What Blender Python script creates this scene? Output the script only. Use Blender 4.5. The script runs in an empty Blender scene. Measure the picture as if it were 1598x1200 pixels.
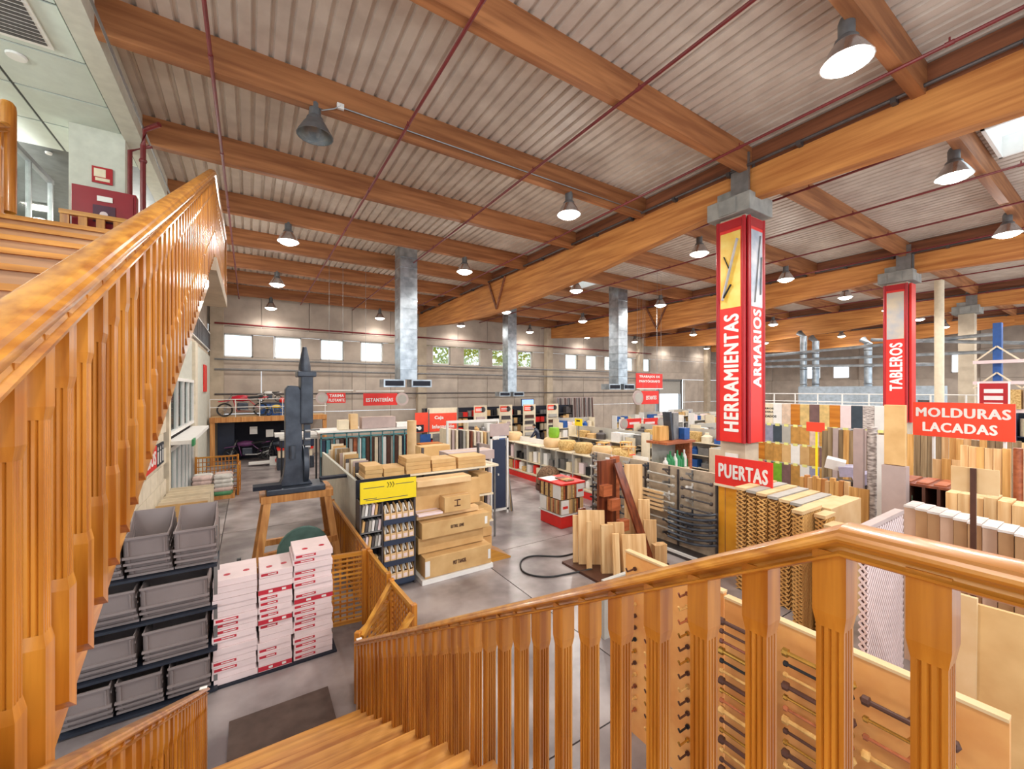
import bpy, bmesh, math, random
from mathutils import Vector, Matrix
random.seed(7)
PI = math.pi
S = bpy.context.scene
COL = S.collection
# ------------------------------------------------------------ camera, world, exposure
cam = bpy.data.cameras.new('camera'); co = bpy.data.objects.new('camera', cam); COL.objects.link(co)
co.location = (0, 0, 3.85); co.rotation_euler = (PI/2, 0, -math.radians(32.6))
cam.sensor_width = 36; cam.lens = 640/1598*36; cam.shift_y = 8/1598; cam.clip_start = .05; cam.clip_end = 300
S.camera = co
W = bpy.data.worlds.new('world'); S.world = W; W.use_nodes = True
bg = W.node_tree.nodes['Background']; bg.inputs[0].default_value = (.86, .94, 1, 1); bg.inputs[1].default_value = 2.0
S.view_settings.view_transform = 'Standard'; S.view_settings.look = 'None'
S.view_settings.gamma = 1; S.view_settings.use_curve_mapping = False
S.view_settings.exposure = 0.0
LAMP_W = 55; SPOT_W = 520
# ------------------------------------------------------------ materials
def lin(c):
    return tuple(((v/255)/12.92 if v/255 <= .04045 else ((v/255+.055)/1.055)**2.4) for v in c) + (1,)
MATS = {}
def mat(name, c, rough=.6, metal=0, var=.12, scale=6, stretch=None, c2=None, bump=.0, emit=0, rnd=.08, coat=0, detail=4):
    if name in MATS: return MATS[name]
    m = bpy.data.materials.new(name); m.use_nodes = True; nt = m.node_tree; N = nt.nodes; L = nt.links
    p = N['Principled BSDF']; p.inputs['Roughness'].default_value = rough; p.inputs['Metallic'].default_value = metal
    if coat: p.inputs['Coat Weight'].default_value = coat; p.inputs['Coat Roughness'].default_value = .12
    a = lin(c); b = lin(c2) if c2 else tuple(x*(1-var*2.2) for x in a[:3])+(1,)
    tc = N.new('ShaderNodeTexCoord'); mp = N.new('ShaderNodeMapping'); oi = N.new('ShaderNodeObjectInfo')
    mu = N.new('ShaderNodeMath'); mu.operation = 'MULTIPLY'; mu.inputs[1].default_value = 37
    L.new(oi.outputs['Random'], mu.inputs[0])
    ad = N.new('ShaderNodeVectorMath'); ad.operation = 'ADD'
    L.new(tc.outputs['Object'], ad.inputs[0]); L.new(mu.outputs[0], ad.inputs[1])
    mp.inputs['Scale'].default_value = stretch or (1, 1, 1)
    L.new(ad.outputs[0], mp.inputs[0])
    no = N.new('ShaderNodeTexNoise'); no.inputs['Scale'].default_value = scale; no.inputs['Detail'].default_value = detail
    L.new(mp.outputs[0], no.inputs['Vector'])
    rp = N.new('ShaderNodeValToRGB'); rp.color_ramp.elements[0].position = .34; rp.color_ramp.elements[1].position = .66
    rp.color_ramp.elements[0].color = b; rp.color_ramp.elements[1].color = a
    L.new(no.outputs['Fac'], rp.inputs[0])
    hs = N.new('ShaderNodeHueSaturation'); L.new(rp.outputs[0], hs.inputs['Color'])
    mr = N.new('ShaderNodeMapRange'); mr.inputs['To Min'].default_value = 1-rnd; mr.inputs['To Max'].default_value = 1+rnd
    L.new(oi.outputs['Random'], mr.inputs[0]); L.new(mr.outputs[0], hs.inputs['Value'])
    L.new(hs.outputs[0], p.inputs['Base Color'])
    if bump:
        bp = N.new('ShaderNodeBump'); bp.inputs['Strength'].default_value = bump; bp.inputs['Distance'].default_value = .01
        L.new(no.outputs['Fac'], bp.inputs['Height']); L.new(bp.outputs[0], p.inputs['Normal'])
    if emit:
        p.inputs['Emission Color'].default_value = a; p.inputs['Emission Strength'].default_value = emit
    MATS[name] = m; return m
def wood(name, c, c2, ax='z', k=22, rough=.35, coat=0, rnd=.1, bump=.1):
    st = {'x': (.06, 1, 1), 'y': (1, .06, 1), 'z': (1, 1, .06)}[ax]
    return mat(name, c, rough, scale=k, stretch=st, c2=c2, bump=bump, coat=coat, rnd=rnd, detail=6)
V_Z = wood('varnished wood upright', (204, 136, 46), (158, 90, 18), 'z', coat=.35)
V_Y = wood('varnished wood lengthwise', (212, 148, 58), (160, 94, 24), 'y', coat=.5)
V_X = wood('varnished wood crosswise', (212, 152, 60), (164, 100, 28), 'x', 14, coat=.4)
TREAD = wood('stair tread wood', (216, 156, 76), (160, 98, 34), 'x', 12, rough=.5)
GLU_X = wood('glulam purlin', (178, 118, 72), (136, 82, 46), 'x', 9, .6)
GLU_Y = wood('glulam girder', (210, 144, 76), (170, 102, 46), 'y', 9, .6)
GLU_D = wood('dark glulam', (150, 92, 60), (108, 62, 40), 'y', 9, .6)
PINE = wood('pine', (236, 200, 148), (208, 160, 104), 'z', 16, .6, rnd=.14)
PINE_X = wood('pine crosswise', (236, 200, 148), (210, 164, 110), 'x', 16, .6, rnd=.1)
OLDW = wood('weathered timber', (172, 148, 112), (120, 96, 66), 'z', 16, .8, rnd=.2)
TRES = wood('trestle timber', (218, 158, 92), (176, 112, 54), 'z', 14, .6)
MAHO = wood('mahogany', (140, 72, 44), (84, 36, 24), 'z', 12, .35, coat=.3)
MAHOL = wood('light mahogany', (186, 106, 66), (146, 76, 44), 'x', 14, .4)
TREL = wood('trellis wood', (232, 184, 112), (196, 142, 74), 'z', 14, .7)
BOARD = mat('display board ply', (232, 168, 98), .4, c2=(214, 142, 76), scale=3, coat=.25)
CARD = mat('cardboard', (216, 178, 122), .75, c2=(200, 158, 102), scale=3, rnd=.07)
CARDL = mat('light cardboard', (228, 196, 150), .75, c2=(216, 178, 128), scale=3)
CARDT = mat('wrapped tan', (186, 144, 104), .35, scale=3, var=.08)
CARDP = mat('pinkish carton', (206, 170, 146), .75, scale=3, var=.06)
WHITE = mat('white paint', (236, 234, 230), .5, var=.03)
CREAM = mat('cream board', (232, 218, 190), .6, var=.05)
PLAS = mat('pale plaster', (206, 206, 194), .8, var=.05)
BLOCK = mat('cream wall block', (222, 210, 188), .85, var=.06)
CONC = mat('concrete panel', (192, 178, 164), .85, c2=(172, 158, 146), scale=1.2, rnd=.05)
CONC2 = mat('concrete column', (196, 180, 158), .85, c2=(176, 160, 140), scale=2)
CAPIT = mat('concrete capital', (158, 156, 150), .8, c2=(132, 132, 128), scale=3)
FLOOR = mat('polished concrete floor', (176, 166, 164), .27, c2=(112, 102, 102), scale=.9, rnd=.05, detail=9)
JOINT = mat('floor joint', (60, 54, 52), .9)
DECK = mat('painted steel deck', (204, 192, 180), .5, c2=(184, 170, 158), scale=2)
TILE = mat('ceiling tile', (214, 222, 214), .9, var=.03)
TGRID = mat('ceiling tile grid', (96, 100, 98), .6)
RED = mat('sign red', (226, 44, 36), .45, var=.04, rnd=.0)
REDD = mat('dark sign red', (168, 14, 26), .4, var=.04)
REDP = mat('red pipe paint', (118, 36, 38), .45, var=.08)
ORED = mat('orange red sign', (240, 72, 44), .5, var=.03)
GALV = mat('galvanised duct', (196, 206, 214), .28, .8, c2=(150, 160, 170), scale=3)
STEEL = mat('grey steel', (148, 148, 148), .4, .6, var=.1)
DSTEEL = mat('dark cable tray', (90, 84, 84), .5, .4)
BLACK = mat('black', (24, 24, 28), .5, var=.05)
DARK = mat('dark cloth', (30, 34, 48), .85, var=.1)
NAVY = mat('navy panel', (44, 56, 80), .4, var=.05)
IRON = mat('slate grey cast iron', (72, 80, 92), .38, .25, c2=(54, 60, 72), scale=5)
TUB = mat('grey plastic', (140, 128, 126), .45, c2=(128, 116, 114), scale=2, rnd=.04)
YEL = mat('yellow board', (250, 222, 20), .5, var=.02)
BLUE = mat('blue', (38, 92, 168), .5)
GREEN = mat('green', (52, 150, 92), .5)
LIME = mat('lime', (140, 196, 48), .5)
TEAL = mat('teal frame', (96, 160, 168), .4, .3)
GREYP = mat('grey laminate', (176, 172, 164), .5, var=.04)
MAUVE = mat('mauve board', (186, 166, 162), .6, var=.04)
PINKB = mat('pale carton', (236, 216, 216), .7, var=.03, rnd=.05)
LRED = mat('carton red print', (196, 44, 62), .6, var=.05)
STRAW = mat('straw fibre', (222, 190, 128), .9, c2=(176, 136, 76), scale=20)
LEAF = mat('foliage', (236, 238, 110), .8, c2=(170, 196, 70), scale=3, rnd=.3)  # sunshine on the leaves is put into this bright colour
SCREEN = mat('lit screen', (150, 184, 230), .4, emit=1.0, var=.1)
LENS = mat('lamp glow', (255, 246, 232), .4, emit=14, var=0)
REFL = mat('lamp reflector', (226, 226, 230), .2, .9)
HOUS = mat('lamp housing', (126, 130, 134), .4, .5)
BROWN = mat('brown rod', (92, 58, 46), .4, .2)
BRASS = mat('brass', (206, 158, 74), .25, .8)
SKIN = mat('skin', (206, 156, 128), .6, var=.03)
GLASS = bpy.data.materials.new('clear glass'); GLASS.use_nodes = True
g = GLASS.node_tree; g.nodes.clear(); o_ = g.nodes.new('ShaderNodeOutputMaterial'); mx = g.nodes.new('ShaderNodeMixShader')
tr = g.nodes.new('ShaderNodeBsdfTransparent'); gl = g.nodes.new('ShaderNodeBsdfGlossy'); gl.inputs['Roughness'].default_value = .05
tr.inputs[0].default_value = (.95, .99, .99, 1); mx.inputs[0].default_value = .1
g.links.new(tr.outputs[0], mx.inputs[1]); g.links.new(gl.outputs[0], mx.inputs[2]); g.links.new(mx.outputs[0], o_.inputs[0])
# ------------------------------------------------------------ mesh helpers
KIDS = {}
def reg(ob, parent):
    ob.parent = parent
    if parent is not None: KIDS.setdefault(parent.name, []).append(ob)
    return ob
class B:
    def __init__(s): s.v = []; s.f = []
    def box(s, x0, x1, y0, y1, z0, z1):
        n = len(s.v)
        s.v += [(x0,y0,z0),(x1,y0,z0),(x1,y1,z0),(x0,y1,z0),(x0,y0,z1),(x1,y0,z1),(x1,y1,z1),(x0,y1,z1)]
        s.f += [(n,n+3,n+2,n+1),(n+4,n+5,n+6,n+7),(n,n+1,n+5,n+4),(n+1,n+2,n+6,n+5),(n+2,n+3,n+7,n+6),(n+3,n,n+4,n+7)]
        return s
    def bar(s, p, q, w, h=None, up=(0,0,1)):           # rectangular bar from p to q
        h = h or w; p = Vector(p); q = Vector(q); d = (q-p).normalized(); u = Vector(up)
        if abs(d.dot(u)) > .98: u = Vector((0,1,0))
        a = d.cross(u).normalized(); b = a.cross(d); n = len(s.v)
        for c in (p, q):
            for i, j in ((-1,-1),(1,-1),(1,1),(-1,1)): s.v.append(tuple(c+a*i*w/2+b*j*h/2))
        s.f += [(n,n+1,n+2,n+3),(n+7,n+6,n+5,n+4)]+[(n+i,n+4+i,n+4+(i+1)%4,n+(i+1)%4) for i in range(4)]
        return s
    def tube(s, pts, r, k=8, cap=True):
        pts = [Vector(p) for p in pts]; rr = r if isinstance(r, (list, tuple)) else [r]*len(pts); n = len(s.v)
        for i, p in enumerate(pts):
            d = (pts[min(i+1,len(pts)-1)]-pts[max(i-1,0)]).normalized()
            u = Vector((0,0,1)) if abs(d.z) < .9 else Vector((1,0,0))
            a = d.cross(u).normalized(); b = a.cross(d)
            for j in range(k):
                t = 2*PI*j/k; s.v.append(tuple(p+(a*math.cos(t)+b*math.sin(t))*rr[i]))
        for i in range(len(pts)-1):
            for j in range(k): s.f.append((n+i*k+j, n+i*k+(j+1)%k, n+(i+1)*k+(j+1)%k, n+(i+1)*k+j))
        if cap: s.f += [tuple(n+j for j in range(k))[::-1], tuple(n+(len(pts)-1)*k+j for j in range(k))]
        return s
    def lathe(s, prof, c=(0,0,0), k=16, axis='z'):
        n = len(s.v)
        for r, h in prof:
            for j in range(k):
                t = 2*PI*j/k; x, y = r*math.cos(t), r*math.sin(t)
                p = (x,y,h) if axis == 'z' else ((h,x,y) if axis == 'x' else (x,h,y))
                s.v.append((c[0]+p[0], c[1]+p[1], c[2]+p[2]))
        for i in range(len(prof)-1):
            for j in range(k): s.f.append((n+i*k+j, n+i*k+(j+1)%k, n+(i+1)*k+(j+1)%k, n+(i+1)*k+j))
        return s
    def prism(s, pts, ax, a, b):                        # polygon extruded along an axis
        n = len(s.v); k = len(pts)
        for t in (a, b):
            for u, w in pts: s.v.append((t,u,w) if ax == 'x' else ((u,t,w) if ax == 'y' else (u,w,t)))
        s.f += [tuple(range(n,n+k)), tuple(range(n+k,n+2*k))[::-1]]
        s.f += [(n+i, n+(i+1)%k, n+k+(i+1)%k, n+k+i) for i in range(k)]
        return s
    def sweep(s, prof, path):                           # profile (x,z) carried along a path of points
        n = len(s.v); k = len(prof)
        for p in path:
            for u, w in prof: s.v.append((p[0]+u, p[1], p[2]+w))
        for i in range(len(path)-1):
            for j in range(k): s.f.append((n+i*k+j, n+i*k+(j+1)%k, n+(i+1)*k+(j+1)%k, n+(i+1)*k+j))
        s.f += [tuple(n+j for j in range(k)), tuple(n+(len(path)-1)*k+j for j in range(k))]
        return s
    def poly(s, pts):
        n = len(s.v); s.v += [tuple(p) for p in pts]; s.f.append(tuple(range(n, n+len(pts)))); return s
    def mesh(s, name, m):
        me = bpy.data.meshes.new(name); me.from_pydata(s.v, [], s.f)
        bm = bmesh.new(); bm.from_mesh(me); bmesh.ops.recalc_face_normals(bm, faces=bm.faces); bm.to_mesh(me); bm.free()
        me.materials.append(m); return me
    def o(s, name, m, parent=None, loc=(0,0,0), rz=0, smooth=False, bev=0):
        ob = bpy.data.objects.new(name, s.mesh(name, m)); COL.objects.link(ob)
        ob.location = loc; ob.rotation_euler[2] = rz; reg(ob, parent)
        if smooth:
            for p in ob.data.polygons: p.use_smooth = True
            ob.data.set_sharp_from_angle(angle=.46 if name == 'handrail' else .7)
        if bev:
            md = ob.modifiers.new('bevel', 'BEVEL'); md.width = bev; md.segments = 2; md.limit_method = 'ANGLE'
        return ob
def mk(name, me, parent=None, loc=(0,0,0), rot=(0,0,0)):
    ob = bpy.data.objects.new(name, me); COL.objects.link(ob); ob.location = loc; ob.rotation_euler = rot; return reg(ob, parent)
def tag(o, label=None, cat=None, group=None, kind=None):
    if label: o['label'] = label
    if cat: o['category'] = cat
    if group: o['group'] = group
    if kind: o['kind'] = kind
    return o
def thing(name, label, cat, loc=(0,0,0), rz=0, group=None):
    o = bpy.data.objects.new(name, None); COL.objects.link(o); o.location = loc; o.rotation_euler[2] = rz
    o.empty_display_size = .1
    return tag(o, label, cat, group)
def dup(root, loc, rz=None, label=None, group=None):
    r = root.copy(); COL.objects.link(r); r.location = loc
    if rz is not None: r.rotation_euler[2] = rz
    if label: r['label'] = label
    if group: r['group'] = group
    for ch in KIDS.get(root.name, []):
        c = ch.copy(); COL.objects.link(c); c.parent = r
        for gch in KIDS.get(ch.name, []):
            d = gch.copy(); COL.objects.link(d); d.parent = c
    return r
def txt(s, cx, cz, w, h, y, m, parent, rot=False, bold=.02, name='lettering'):
    cu = bpy.data.curves.new('t', 'FONT'); cu.body = s; cu.extrude = .004; cu.offset = 0; cu.resolution_u = 3
    cu.space_character = 1.12
    ob = bpy.data.objects.new('t', cu); COL.objects.link(ob)
    dg = bpy.context.evaluated_depsgraph_get(); m1 = bpy.data.meshes.new_from_object(ob.evaluated_get(dg))
    bpy.data.objects.remove(ob)
    vv = []; ff = []; n1 = len(m1.vertices)                        # bold: the glyphs laid over each other a little apart
    for j, (dx, dy) in enumerate(((-1.1,0),(-.5,0),(0,0),(.5,0),(1.1,0),(.4,.6),(-.4,-.6),(.4,-.6),(-.4,.6))):
        vv += [(v.co.x+dx*.042, v.co.y+dy*.036, v.co.z+j*.0002) for v in m1.vertices]
        ff += [tuple(i+j*n1 for i in p.vertices) for p in m1.polygons]
    me = bpy.data.meshes.new(name); me.from_pydata(vv, [], ff)
    P = [v.co.copy() for v in me.vertices]
    x0 = min(p.x for p in P); x1 = max(p.x for p in P); y0 = min(p.y for p in P); y1 = max(p.y for p in P)
    for v, p in zip(me.vertices, P):
        a = (p.x-x0)/(x1-x0)-.5; b = (p.y-y0)/(y1-y0)-.5; d = -.003-p.z
        v.co = (cx-b*w, y+d, cz+a*h) if rot else (cx+a*w, y+d, cz+b*h)
    me.materials.append(m)
    return mk(name, me, parent)
ORD = ['lowest','second','third','fourth','fifth','sixth','seventh','eighth','ninth','tenth','eleventh','twelfth','thirteenth','fourteenth','fifteenth','sixteenth','seventeenth','eighteenth','nineteenth','twentieth']
NTH = ['first']+ORD[1:]
def nth(i): return NTH[i] if i < 20 else 'number %d' % (i+1)
MX = -PI/2        # a thing turned so that its front faces -X (towards the stairs)
# ------------------------------------------------------------ setting: floor
fl = B().box(-6, 52, -6, 28, -.2, -.012).o('floor', JOINT); tag(fl, kind='structure')
SW = 5.0
slab = B().box(0, SW-.02, 0, SW-.02, -.012, 0).mesh('slab', FLOOR)
for i in range(11):
    for j in range(7): mk('slab', slab, fl, (-5+i*SW-.6, -6+j*SW-.6, 0))
# back wall, Y = 27.7
WX = [(-1.24,.16),(1.21,2.65),(3.68,5.05),(6.07,7.51),(11.03,12.37),(13.46,14.87),(15.94,17.25),(18.33,19.73),(23.31,24.7),(25.72,27.1),(28.06,29.4),(30.6,32.0),(33.05,34.5)]
WZ0, WZ1 = 5.68, 6.98
wb = B().box(-2, 52, 28.02, 28.2, 7.5, 9.9).o('wall_back', CONC); tag(wb, kind='structure')
pm = {}
def wpanel(x0, x1, z0, z1, wall=None, name='panel'):
    k = (round(x1-x0,2), round(z1-z0,2))
    if k not in pm: pm[k] = B().box(0, k[0]-.025, 0, .28, 0, k[1]-.03).mesh('panel', CONC)
    mk(name, pm[k], wall or wb, (x0, 27.7, z0))
edges = [-1.9]
while edges[-1] < 51: edges.append(round(edges[-1]+2.48, 2))
for i in range(len(edges)-1):
    a, b = edges[i], edges[i+1]
    for z0, z1 in ((0,2.5),(2.5,4.95),(7.4,9.7)):
        if z0 < 7 and 35.5 < (a+b)/2 < 40: continue
        wpanel(a, b, z0, z1)
# window band: one panel below, one above, piers between
xs = sorted(WX); cur = -1.9
for n, (a, b) in enumerate(xs):
    wpanel(cur, a, WZ0, WZ1)
    f = B().box(a,b,0,.08,WZ0,WZ0+.07).box(a,b,0,.08,WZ1-.07,WZ1).box(a,a+.07,0,.08,WZ0,WZ1).box(b-.07,b,0,.08,WZ0,WZ1).o('window_%d' % (n+1), WHITE, None, (0,27.86,0))
    tag(f, kind='structure'); B().box(a+.07,b-.07,.03,.04,WZ0+.07,WZ1-.07).o('pane', GLASS, f)
    cur = b
wpanel(cur, 51, WZ0, WZ1)
B().box(-1.9, 51, 27.7, 27.98, 4.96, WZ0-.01).o('window_sill_band', CONC, wb); B().box(-1.9, 51, 27.7, 27.98, WZ1+.01, 7.38).o('lintel_band', CONC, wb)
# bright doorway in the back wall
d = B().box(35.6,35.8,27.6,27.95,0,4.9).box(39.4,39.6,27.6,27.95,0,4.9).box(35.6,39.6,27.6,27.95,4.75,4.95).o('door_1', STEEL); tag(d, kind='structure')
B().box(35.8,39.4,27.72,27.78,3.4,4.75).o('rolled_shutter', GREYP, d)
# right wall, X = 51
wr = B().box(51.02, 51.2, -6, 28, 0, 9.9).o('wall_right', CONC); tag(wr, kind='structure')
pr = B().box(0,.28,0,3.97,0,2.4).mesh('panel', CONC)
for j in range(8):
    for z in (0, 2.42, 7.26): mk('panel', pr, wr, (50.73, -4.3+j*4, z))
    if j not in (3, 5, 6): mk('panel', pr, wr, (50.73, -4.3+j*4, 4.84))
for n, (a, b, z0, z1) in enumerate(((16.5,17.9,5.0,6.4),(19,20.3,5.0,6.4),(8.7,9.4,5.3,7.0))):
    f = B().box(0,.08,a,b,z0,z0+.07).box(0,.08,a,b,z1-.07,z1).box(0,.08,a,a+.07,z0,z1).box(0,.08,b-.07,b,z0,z1).o('window_%d' % (14+n), WHITE, None, (50.95,0,0))
    tag(f, kind='structure')
# openings behind those windows: the wall sheet is replaced by pieces around them
bpy.data.objects['wall_right'].data.clear_geometry()
bb = B(); cuts = [(-6,8.7,None),(8.7,9.4,(5.3,7.0)),(9.4,16.5,None),(16.5,17.9,(5.0,6.4)),(17.9,19,None),(19,20.3,(5.0,6.4)),(20.3,28,None)]
for a, b, h in cuts:
    if h: bb.box(51.02,51.2,a,b,0,h[0]); bb.box(51.02,51.2,a,b,h[1],9.9)
    else: bb.box(51.02,51.2,a,b,0,9.9)
wr.data = bb.mesh('wall_right', CONC)
# wall columns on the back wall
cw = B().box(-.3,.3,0,.45,0,9.0).mesh('wall_column', CONC2)
for x in (-1.5, 10.05, 21.2, 32.6, 44.0):
    tag(mk('wall_column', cw, None, (x, 27.22, 0)), 'concrete column standing against the back wall, %s from the left' % nth(int((x+2)//11)), 'column', 'columns on the back wall')
# left wall under the mezzanine
wl = B().box(-2.1,-1.86,7.64,27.7,0,5.64).o('wall_left', JOINT); tag(wl, kind='structure')
blk = B().box(0,.06,0,.78,0,.385).mesh('block', BLOCK)
for r in range(14):
    for c_ in range(9):
        y = 7.65+c_*.8+(.4 if r % 2 else 0)
        if y > 12.9: continue
        mk('block', blk, wl, (-1.86, y, .01+r*.395))
B().box(-1.86,-1.8,13.9,19.2,4.2,5.64).o('fascia_panel', PLAS, wl); B().box(-1.86,-1.74,13.6,13.9,0,5.64).o('pilaster', BLOCK, wl)
B().box(-1.86,-1.7,19.2,20.0,0,5.64).o('pilaster', BLOCK, wl); B().box(-1.86,-1.8,20,27.2,0,5.64).o('plaster', PLAS, wl)
# glazed office window, canopy and glazed door in the left wall
wo = B().box(0,.1,13.9,19.2,2.62,2.72).box(0,.1,13.9,19.2,4.1,4.2).o('window_17', WHITE, None, (-1.84,0,0)); tag(wo, kind='structure')
for k in range(5): B().box(0,.09,0,.08,2.7,4.1).o('mullion', WHITE, wo, (0,13.9+k*1.305,0))
for k in range(4): B().box(.03,.04,0,1.2,2.72,4.1).o('pane', GLASS, wo, (0,14+k*1.305,0))
do = B().box(0,.1,13.9,19.2,2.2,2.32).o('door_2', WHITE, None, (-1.84,0,0)); tag(do, kind='structure')
for k in range(7): B().box(0,.09,0,.07,0,2.2).o('door_frame', WHITE, do, (0,13.9+k*.87,0))
for k in range(6): B().box(.03,.04,0,.8,.05,2.2).o('pane', GLASS, do, (0,13.97+k*.87,0))
cn = thing('door_canopy', 'white flat canopy over the glazed door in the left wall', 'canopy', (-1.8,13.8,2.4))
B().box(0,.5,0,5.4,0,.1).o('slab', WHITE, cn); B().box(.5,.54,-.02,.5,-.06,.12).o('end_cap', GREEN, cn)
# mezzanine: slab, edge beam, ceiling, column, glazing, back wall
mz = B().box(-9,-.42,7.62,10.95,5.65,5.85).box(-9,-1.86,10.95,27.6,5.65,5.85).o('floor_mezzanine', CONC2); tag(mz, kind='structure')
eb = B().box(-2.15,-1.86,-6,27.7,8.94,9.5).o('trim_1', PLAS); tag(eb, kind='structure')
mc = B().box(-9,-2.15,-6,27.6,9.06,9.2).o('ceiling_mezzanine', TGRID); tag(mc, kind='structure')
tl = B().box(0,1.155,0,1.155,0,.02).mesh('tile', TILE)
for i in range(6):
    for j in range(14): mk('tile', tl, mc, (-3.36-i*1.2, -4+j*1.2, 9.035))
vg = thing('air_grille', 'slatted air grille in the tiled mezzanine ceiling', 'vent', (-2.85,8.4,9.0))
B().box(-.35,.35,-.6,.6,.0,.03).o('frame', WHITE, vg)
for k in range(13): B().box(-.3,.3,0,.05,-.012,0).o('slat', DSTEEL, vg, (0,-.55+k*.085,0))
dl = B().lathe([(0.001,0),(.11,0),(.12,.03)],k=16).o('downlight', WHITE, None, (-3.05,9.5,9.0)); tag(dl, 'round white downlight beside the air grille on the mezzanine ceiling', 'lamp')
sd = B().lathe([(0.001,0),(.05,0),(.06,.04)],k=12).o('smoke_detector', WHITE, None, (-3.7,13,8.99)); tag(sd, 'small round smoke detector on the mezzanine ceiling', 'detector')
mcn = B().box(-2.95,-2.14,11.3,11.9,5.85,9.06).o('column_mezzanine', PLAS); tag(mcn, 'cream square column on the mezzanine behind the red hose cabinet', 'column')
B().box(-2.15,-1.9,20,20.5,5.85,9).o('column_mezzanine', PLAS); tag(bpy.data.objects['column_mezzanine.001'], 'slim cream column on the mezzanine edge far behind the hose cabinet', 'column')
mw = B().box(-9,-2.1,20.5,20.7,5.85,9.06).o('wall_mezzanine', PLAS); tag(mw, kind='structure')
gw = B().box(-4.05,-3.95,5,14.2,5.85,5.95).box(-4.05,-3.95,5,14.2,8.75,8.85).o('window_18', STEEL); tag(gw, kind='structure')
for k in range(9): B().box(-4.04,-3.96,0,.06,5.95,8.75).o('mullion', STEEL, gw, (0,5+k*1.14,0))
for k in range(8): B().box(-4.01,-3.99,.06,1.13,5.95,8.75).o('pane', GLASS, gw, (0,5+k*1.14,0))
m2 = B().box(-9,-8.8,-6,27.6,5.85,9.06).o('wall_office', PLAS); tag(m2, kind='structure')
wu = B().box(-2.1,-1.92,20.7,27.7,5.86,9.4).o('wall_left_upper', CONC); tag(wu, kind='structure')
mr_ = thing('mezzanine_railing', 'pale railing with dark bars along the mezzanine edge far behind', 'railing', (-1.8,12.5,5.85))
B().box(-.03,.03,0,14.6,.95,1.0).box(-.03,.03,0,14.6,.05,.09).o('rail', WHITE, mr_)
bar_ = B().box(-.02,.02,-.1,.1,.1,.94).mesh('dark_bar', DSTEEL)
for k in range(40): mk('dark_bar', bar_, mr_, (0,.1+k*.37,0))
# red hose cabinet, sign above, call point
hc = thing('hose_cabinet', 'dark red fire hose cabinet in front of the cream mezzanine column', 'cabinet', (-2.85,11.05,6.35))
RC = mat('cabinet red', (150, 22, 38), .4, var=.05)
B().box(0,.92,0,.22,0,1.42).o('body', RC, hc, bev=.01); B().box(.04,.88,-.02,0,.04,1.38).o('door', RC, hc)
B().box(.3,.62,-.035,-.02,.75,1.08).o('dark_panel', mat('cabinet purple', (78, 22, 52), .4), hc); B().box(.36,.58,-.04,-.02,1.16,1.26).o('nameplate', WHITE, hc)
B().tube([(.46,-.06,.9),(.46,-.035,.9)], .06, 12).o('wheel_emblem', PINKB, hc)
fs = thing('fire_sign', 'square fire hose pictogram sign on the cream mezzanine column', 'sign', (-2.62,11.28,7.95))
B().box(0,.3,-.02,0,0,.32).o('plate', REDD, fs); B().box(.03,.2,-.025,-.02,.12,.28).o('pictogram', CREAM, fs); B().box(.05,.26,-.028,-.02,.04,.1).o('pictogram', CREAM, fs)
cp = B().box(0,.16,-.05,0,0,.18).o('call_point', REDD, None, (-2.02,10.98,6.75)); tag(cp, 'small dark red call point by the mezzanine pipes', 'alarm')
# far wall behind camera side is open air; far right storage wall
# ------------------------------------------------------------ roof deck
dk = B(); x = -1.9; z = 9.52
prof = []
while x < 51:
    prof += [(x, z), (x+.16, z), (x+.185, z+.05), (x+.225, z+.05)]; x += .25
HOLES = [(13.2, 15.2, .4, 2.0), (13.3, 15.4, 15.5, 17.0)]
n0 = len(prof)
cols = [-6, .4, 2.0, 15.5, 17.0, 27.9]
for yy in cols:
    for (a, b) in prof: dk.v.append((a, yy, b))
for k in range(len(cols)-1):
    for i in range(n0-1):
        if any(h[0] <= prof[i][0] < h[1] and abs(cols[k]-h[2]) < .01 for h in HOLES): continue
        dk.f.append((k*n0+i, k*n0+i+1, (k+1)*n0+i+1, (k+1)*n0+i))
dko = dk.o('ceiling', DECK); tag(dko, kind='structure')
rf = B()
for (a,b,c_,d_) in ((-9,13.2,-6,28.2),(15.4,51.2,-6,28.2),(13.2,15.4,-6,.4),(13.2,15.4,2,15.5),(13.2,15.4,17,28.2)): rf.box(a,b,c_,d_,9.72,9.85)
rf.o('roof_board', DARK, dko)
for n, h in enumerate(HOLES):
    sk = thing('skylight', ('square skylight high in the right corner of the roof', 'small skylight beside the long girder further back')[n], 'skylight', (0,0,9.4))
    a,b,c_,d_ = h
    B().box(a,b,c_,c_+.06,0,.5).box(a,b,d_-.06,d_,0,.5).box(a,a+.06,c_,d_,0,.5).box(b-.06,b,c_,d_,0,.5).o('frame', WHITE, sk)
    B().box(a,b,c_,d_,.47,.49).o('pane', GLASS, sk)
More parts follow.
